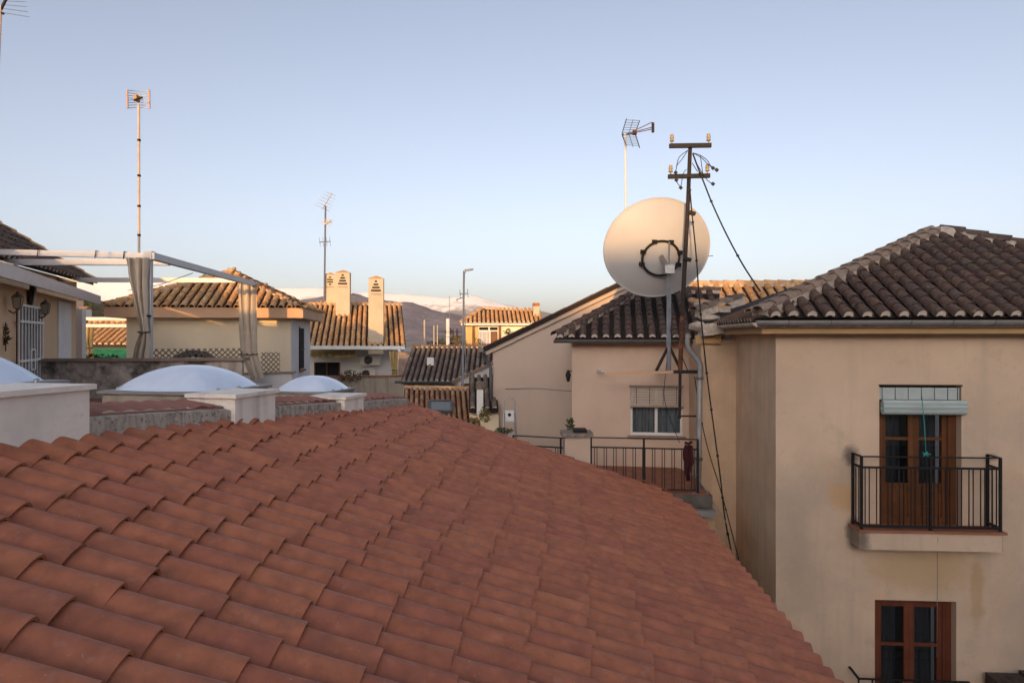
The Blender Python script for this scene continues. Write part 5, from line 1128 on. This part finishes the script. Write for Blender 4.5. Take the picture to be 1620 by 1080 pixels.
# ------------------------------------------------------------------ antennas
def antenna_panel():
    Y = 24.0; t = thing('grid_antenna', 'tall mast with an orange centred grid antenna above the pergola', 'antenna', U(220, 470, Y)); s = Y / FPX
    MB().tube([U(220, 480, Y), U(219.5, 165, Y)], .045, 8).build('mast', m_mast, t)
    for px in (201.5, 236.5): MB().bar(U(px, 142, Y), U(px + .5, 172, Y), .035).build('side_rod', m_orange, t)
    for i in range(8):
        py = 143 + i * 4; MB().tube([U(201, py, Y), U(219, py + (2 if i < 4 else -1), Y + .3), U(237, py + .5, Y)], .012, 5).build('grid_rod', m_galv, t)
    MB().box(-.05, .05, -.2, .05, -.10, .10, Matrix.Translation(U(218.5, 157, Y))).build('dipole_box', m_orange, t)
    MB().bar(U(212, 159, Y - .2), U(225, 154, Y - .4), .05).build('boom', m_iron, t)
    for py in (222, 278, 326, 372): MB().tube([U(220, py - 1.5, Y), U(220, py + 1.5, Y)], .06, 8).build('clip', m_iron, t)
m_mast = M('pale_mast_paint', (.62, .50, .38), .6, .2, var=.15, vs=3); m_orange = simple('orange_plastic', (.50, .22, .06), .6)
antenna_panel()
def yagi(mb, a, b, n, l0, l1, tilt=(0, 0, 1)):
    a, b = V(a), V(b); d = (b - a); x = d.cross(V(tilt)).normalized()
    for i in range(n):
        p = a + d * (i / (n - 1)); l = l0 + (l1 - l0) * i / (n - 1); mb.tube([p - x * l, p + x * l], .012, 5)
Y = 36.8; t = thing('yagi_mast', 'slim mast with stacked yagi antennas beside the tall chimneys', 'antenna', U(514, 470, Y))
MB().tube([U(513, 476, Y), U(515, 326, Y)], .05, 8).build('mast', m_galv, t)
mb = MB().tube([U(509, 331, Y), U(525, 306, Y - .6)], .03, 6); yagi(mb, U(510, 329, Y), U(524, 307, Y - .6), 6, .42, .3, (.2, .3, 1)); mb.build('upper_yagi', m_galv, t)
mb = MB().tube([U(514, 354, Y), U(523, 348, Y - .5)], .05, 6); yagi(mb, U(513, 355, Y), U(523, 348, Y - .5), 5, .35, .2, (.1, .2, 1)); mb.build('middle_antenna', m_mast, t)
mb = MB().tube([U(505, 383, Y), U(523, 382, Y)], .025, 6); yagi(mb, U(506, 383, Y), U(522, 382, Y), 4, .25, .25, (0, 1, .2)); mb.build('lower_yagi', m_galv, t)
Y = 23.5; t = thing('bent_mast', 'thin mast with a bent top arm rising from the dark roofed house', 'antenna', U(732, 608, Y))
MB().tube([U(732, 612, Y), U(734, 430, Y)], .035, 8).build('mast', m_galv, t); MB().tube([U(734, 431, Y), U(736, 428, Y), U(748, 426, Y - .5)], [.05, .04, .03], 8).build('top_arm', m_galv, t)
mb = MB().tube([U(727, 465, Y), U(741, 464, Y)], .015, 6); yagi(mb, U(728, 465, Y), U(740, 464, Y), 3, .15, .15, (0, 1, .2)); mb.build('side_antenna', m_galv, t)
MB().tube([U(737, 600, Y), U(736, 490, Y)], .012, 6).build('stay', m_galv, t); MB().tube([U(734, 470, Y), U(722, 474, Y + .2), U(724, 476, Y + .3)], .012, 6).build('short_arm', m_iron, t)
Y = 17.2; t = thing('corner_reflector_antenna', 'grid corner antenna on a slim mast rising behind the dish', 'antenna', U(990, 445, Y))
MB().tube([U(991, 448, Y), U(989, 212, Y)], .03, 8).build('mast', m_white, t)
for (pa, pb_) in (((984, 212), (991, 188)), ((984, 213), (991, 231))):
    for k_ in range(3):
        MB().bar(U(pa[0] + k_ * 11 - (0 if k_ < 2 else 1), pa[1] - k_ * .6, Y - .25 + k_ * .2), U(pb_[0] + k_ * 10.5, pb_[1] + k_ * 1.5, Y - .25 + k_ * .2), .02 if k_ != 1 else .012).build('side_rod', m_iron, t)
    for j in range(6):
        f = (j + .5) / 6; x_ = pa[0] + (pb_[0] - pa[0]) * f; y_ = pa[1] + (pb_[1] - pa[1]) * f
        MB().tube([U(x_, y_, Y - .25), U(x_ + 21, y_ + 2.4 * f - 1.2, Y + .15)], .008, 5).build('grid_rod', m_white, t)
MB().tube([U(984, 213.5, Y), U(1006, 210, Y)], .022, 6).build('boom', m_galv, t)
for (dy0, dy1) in ((-2, -8), (0, 0), (1.5, 3)): MB().tube([U(1003, 209 + dy0, Y), U(1032, 201.5 + dy1, Y - .1)], .011, 5).build('director_rod', m_rust, t)
MB().box(-.03, .03, -.03, .03, -.12, .12, Matrix.Translation(U(1033, 202, Y - .1))).build('director_plate', m_dark_rust, t); MB().box(-.05, .05, -.05, .05, -.05, .05, Matrix.Translation(U(1004, 210, Y))).build('dipole_box', m_rust, t)
Y = 10.5; t = thing('edge_antenna', 'antenna mast with thin elements cut off at the top left corner', 'antenna', U(-1, 410, Y))
MB().tube([U(-16, 420, Y), U(1, 10, Y)], .022, 8).build('mast', m_mast, t); MB().bar(U(0, 18, Y), U(12, -6, Y), .03).build('boom', m_iron, t); MB().bar(U(0, 20, Y), U(6, 22, Y), .03).build('clamp', m_iron, t)
for i in range(4): MB().tube([U(2 + i * 3, 20 - i * 6, Y), U(46 - i * 2, 27 - i * 8, Y)], .004, 5).build('element', m_galv, t)

# ------------------------------------------------------------------ houses behind the viewpoint (they shade the near roofs at this low sun)
def rear(x0, x1, y0, y1, h, label):
    t = thing('terrace_house', label, 'house', ((x0 + x1) / 2, (y0 + y1) / 2, 0))
    MB().box(x0, x1, y0, y1, 0, h - .12).build('wall', m_pl_gable, t); MB().box(x0 - .15, x1 + .15, y0 - .15, y1 + .15, h - .118, h).build('coping', m_coping, t)
    for k_ in range(int((x1 - x0) / 3)):
        for zz in (3, 6.5, 9.5): MB().box(x0 + 1 + k_ * 3, x0 + 2 + k_ * 3, y1 - .02, y1 + .03, zz, zz + 1.5).build('window', m_dark, t)
YB = -45.0; HB = Z0 + 1.66 + .1518 * 58
rear(-70, -5.1, YB - 9, YB, HB, 'flat roofed plaster house behind the viewpoint'); rear(-5.0, 70, YB - 9, YB - .2, HB + 1.55, 'taller plaster house behind the viewpoint')

# ------------------------------------------------------------------ haze
hm = bpy.data.materials.new('evening_haze'); hm.use_nodes = True; t_ = hm.node_tree; t_.nodes.clear()
ho = t_.nodes.new('ShaderNodeOutputMaterial'); pv = t_.nodes.new('ShaderNodeVolumePrincipled'); pv.inputs['Color'].default_value = (.86, .88, .95, 1); pv.inputs['Density'].default_value = 3.0e-5; pv.inputs['Anisotropy'].default_value = 0.0
t_.links.new(pv.outputs[0], ho.inputs['Volume'])
MB().box(-9600, 9600, -9600, 9600, -8, 620).build('haze', hm, kind='stuff')
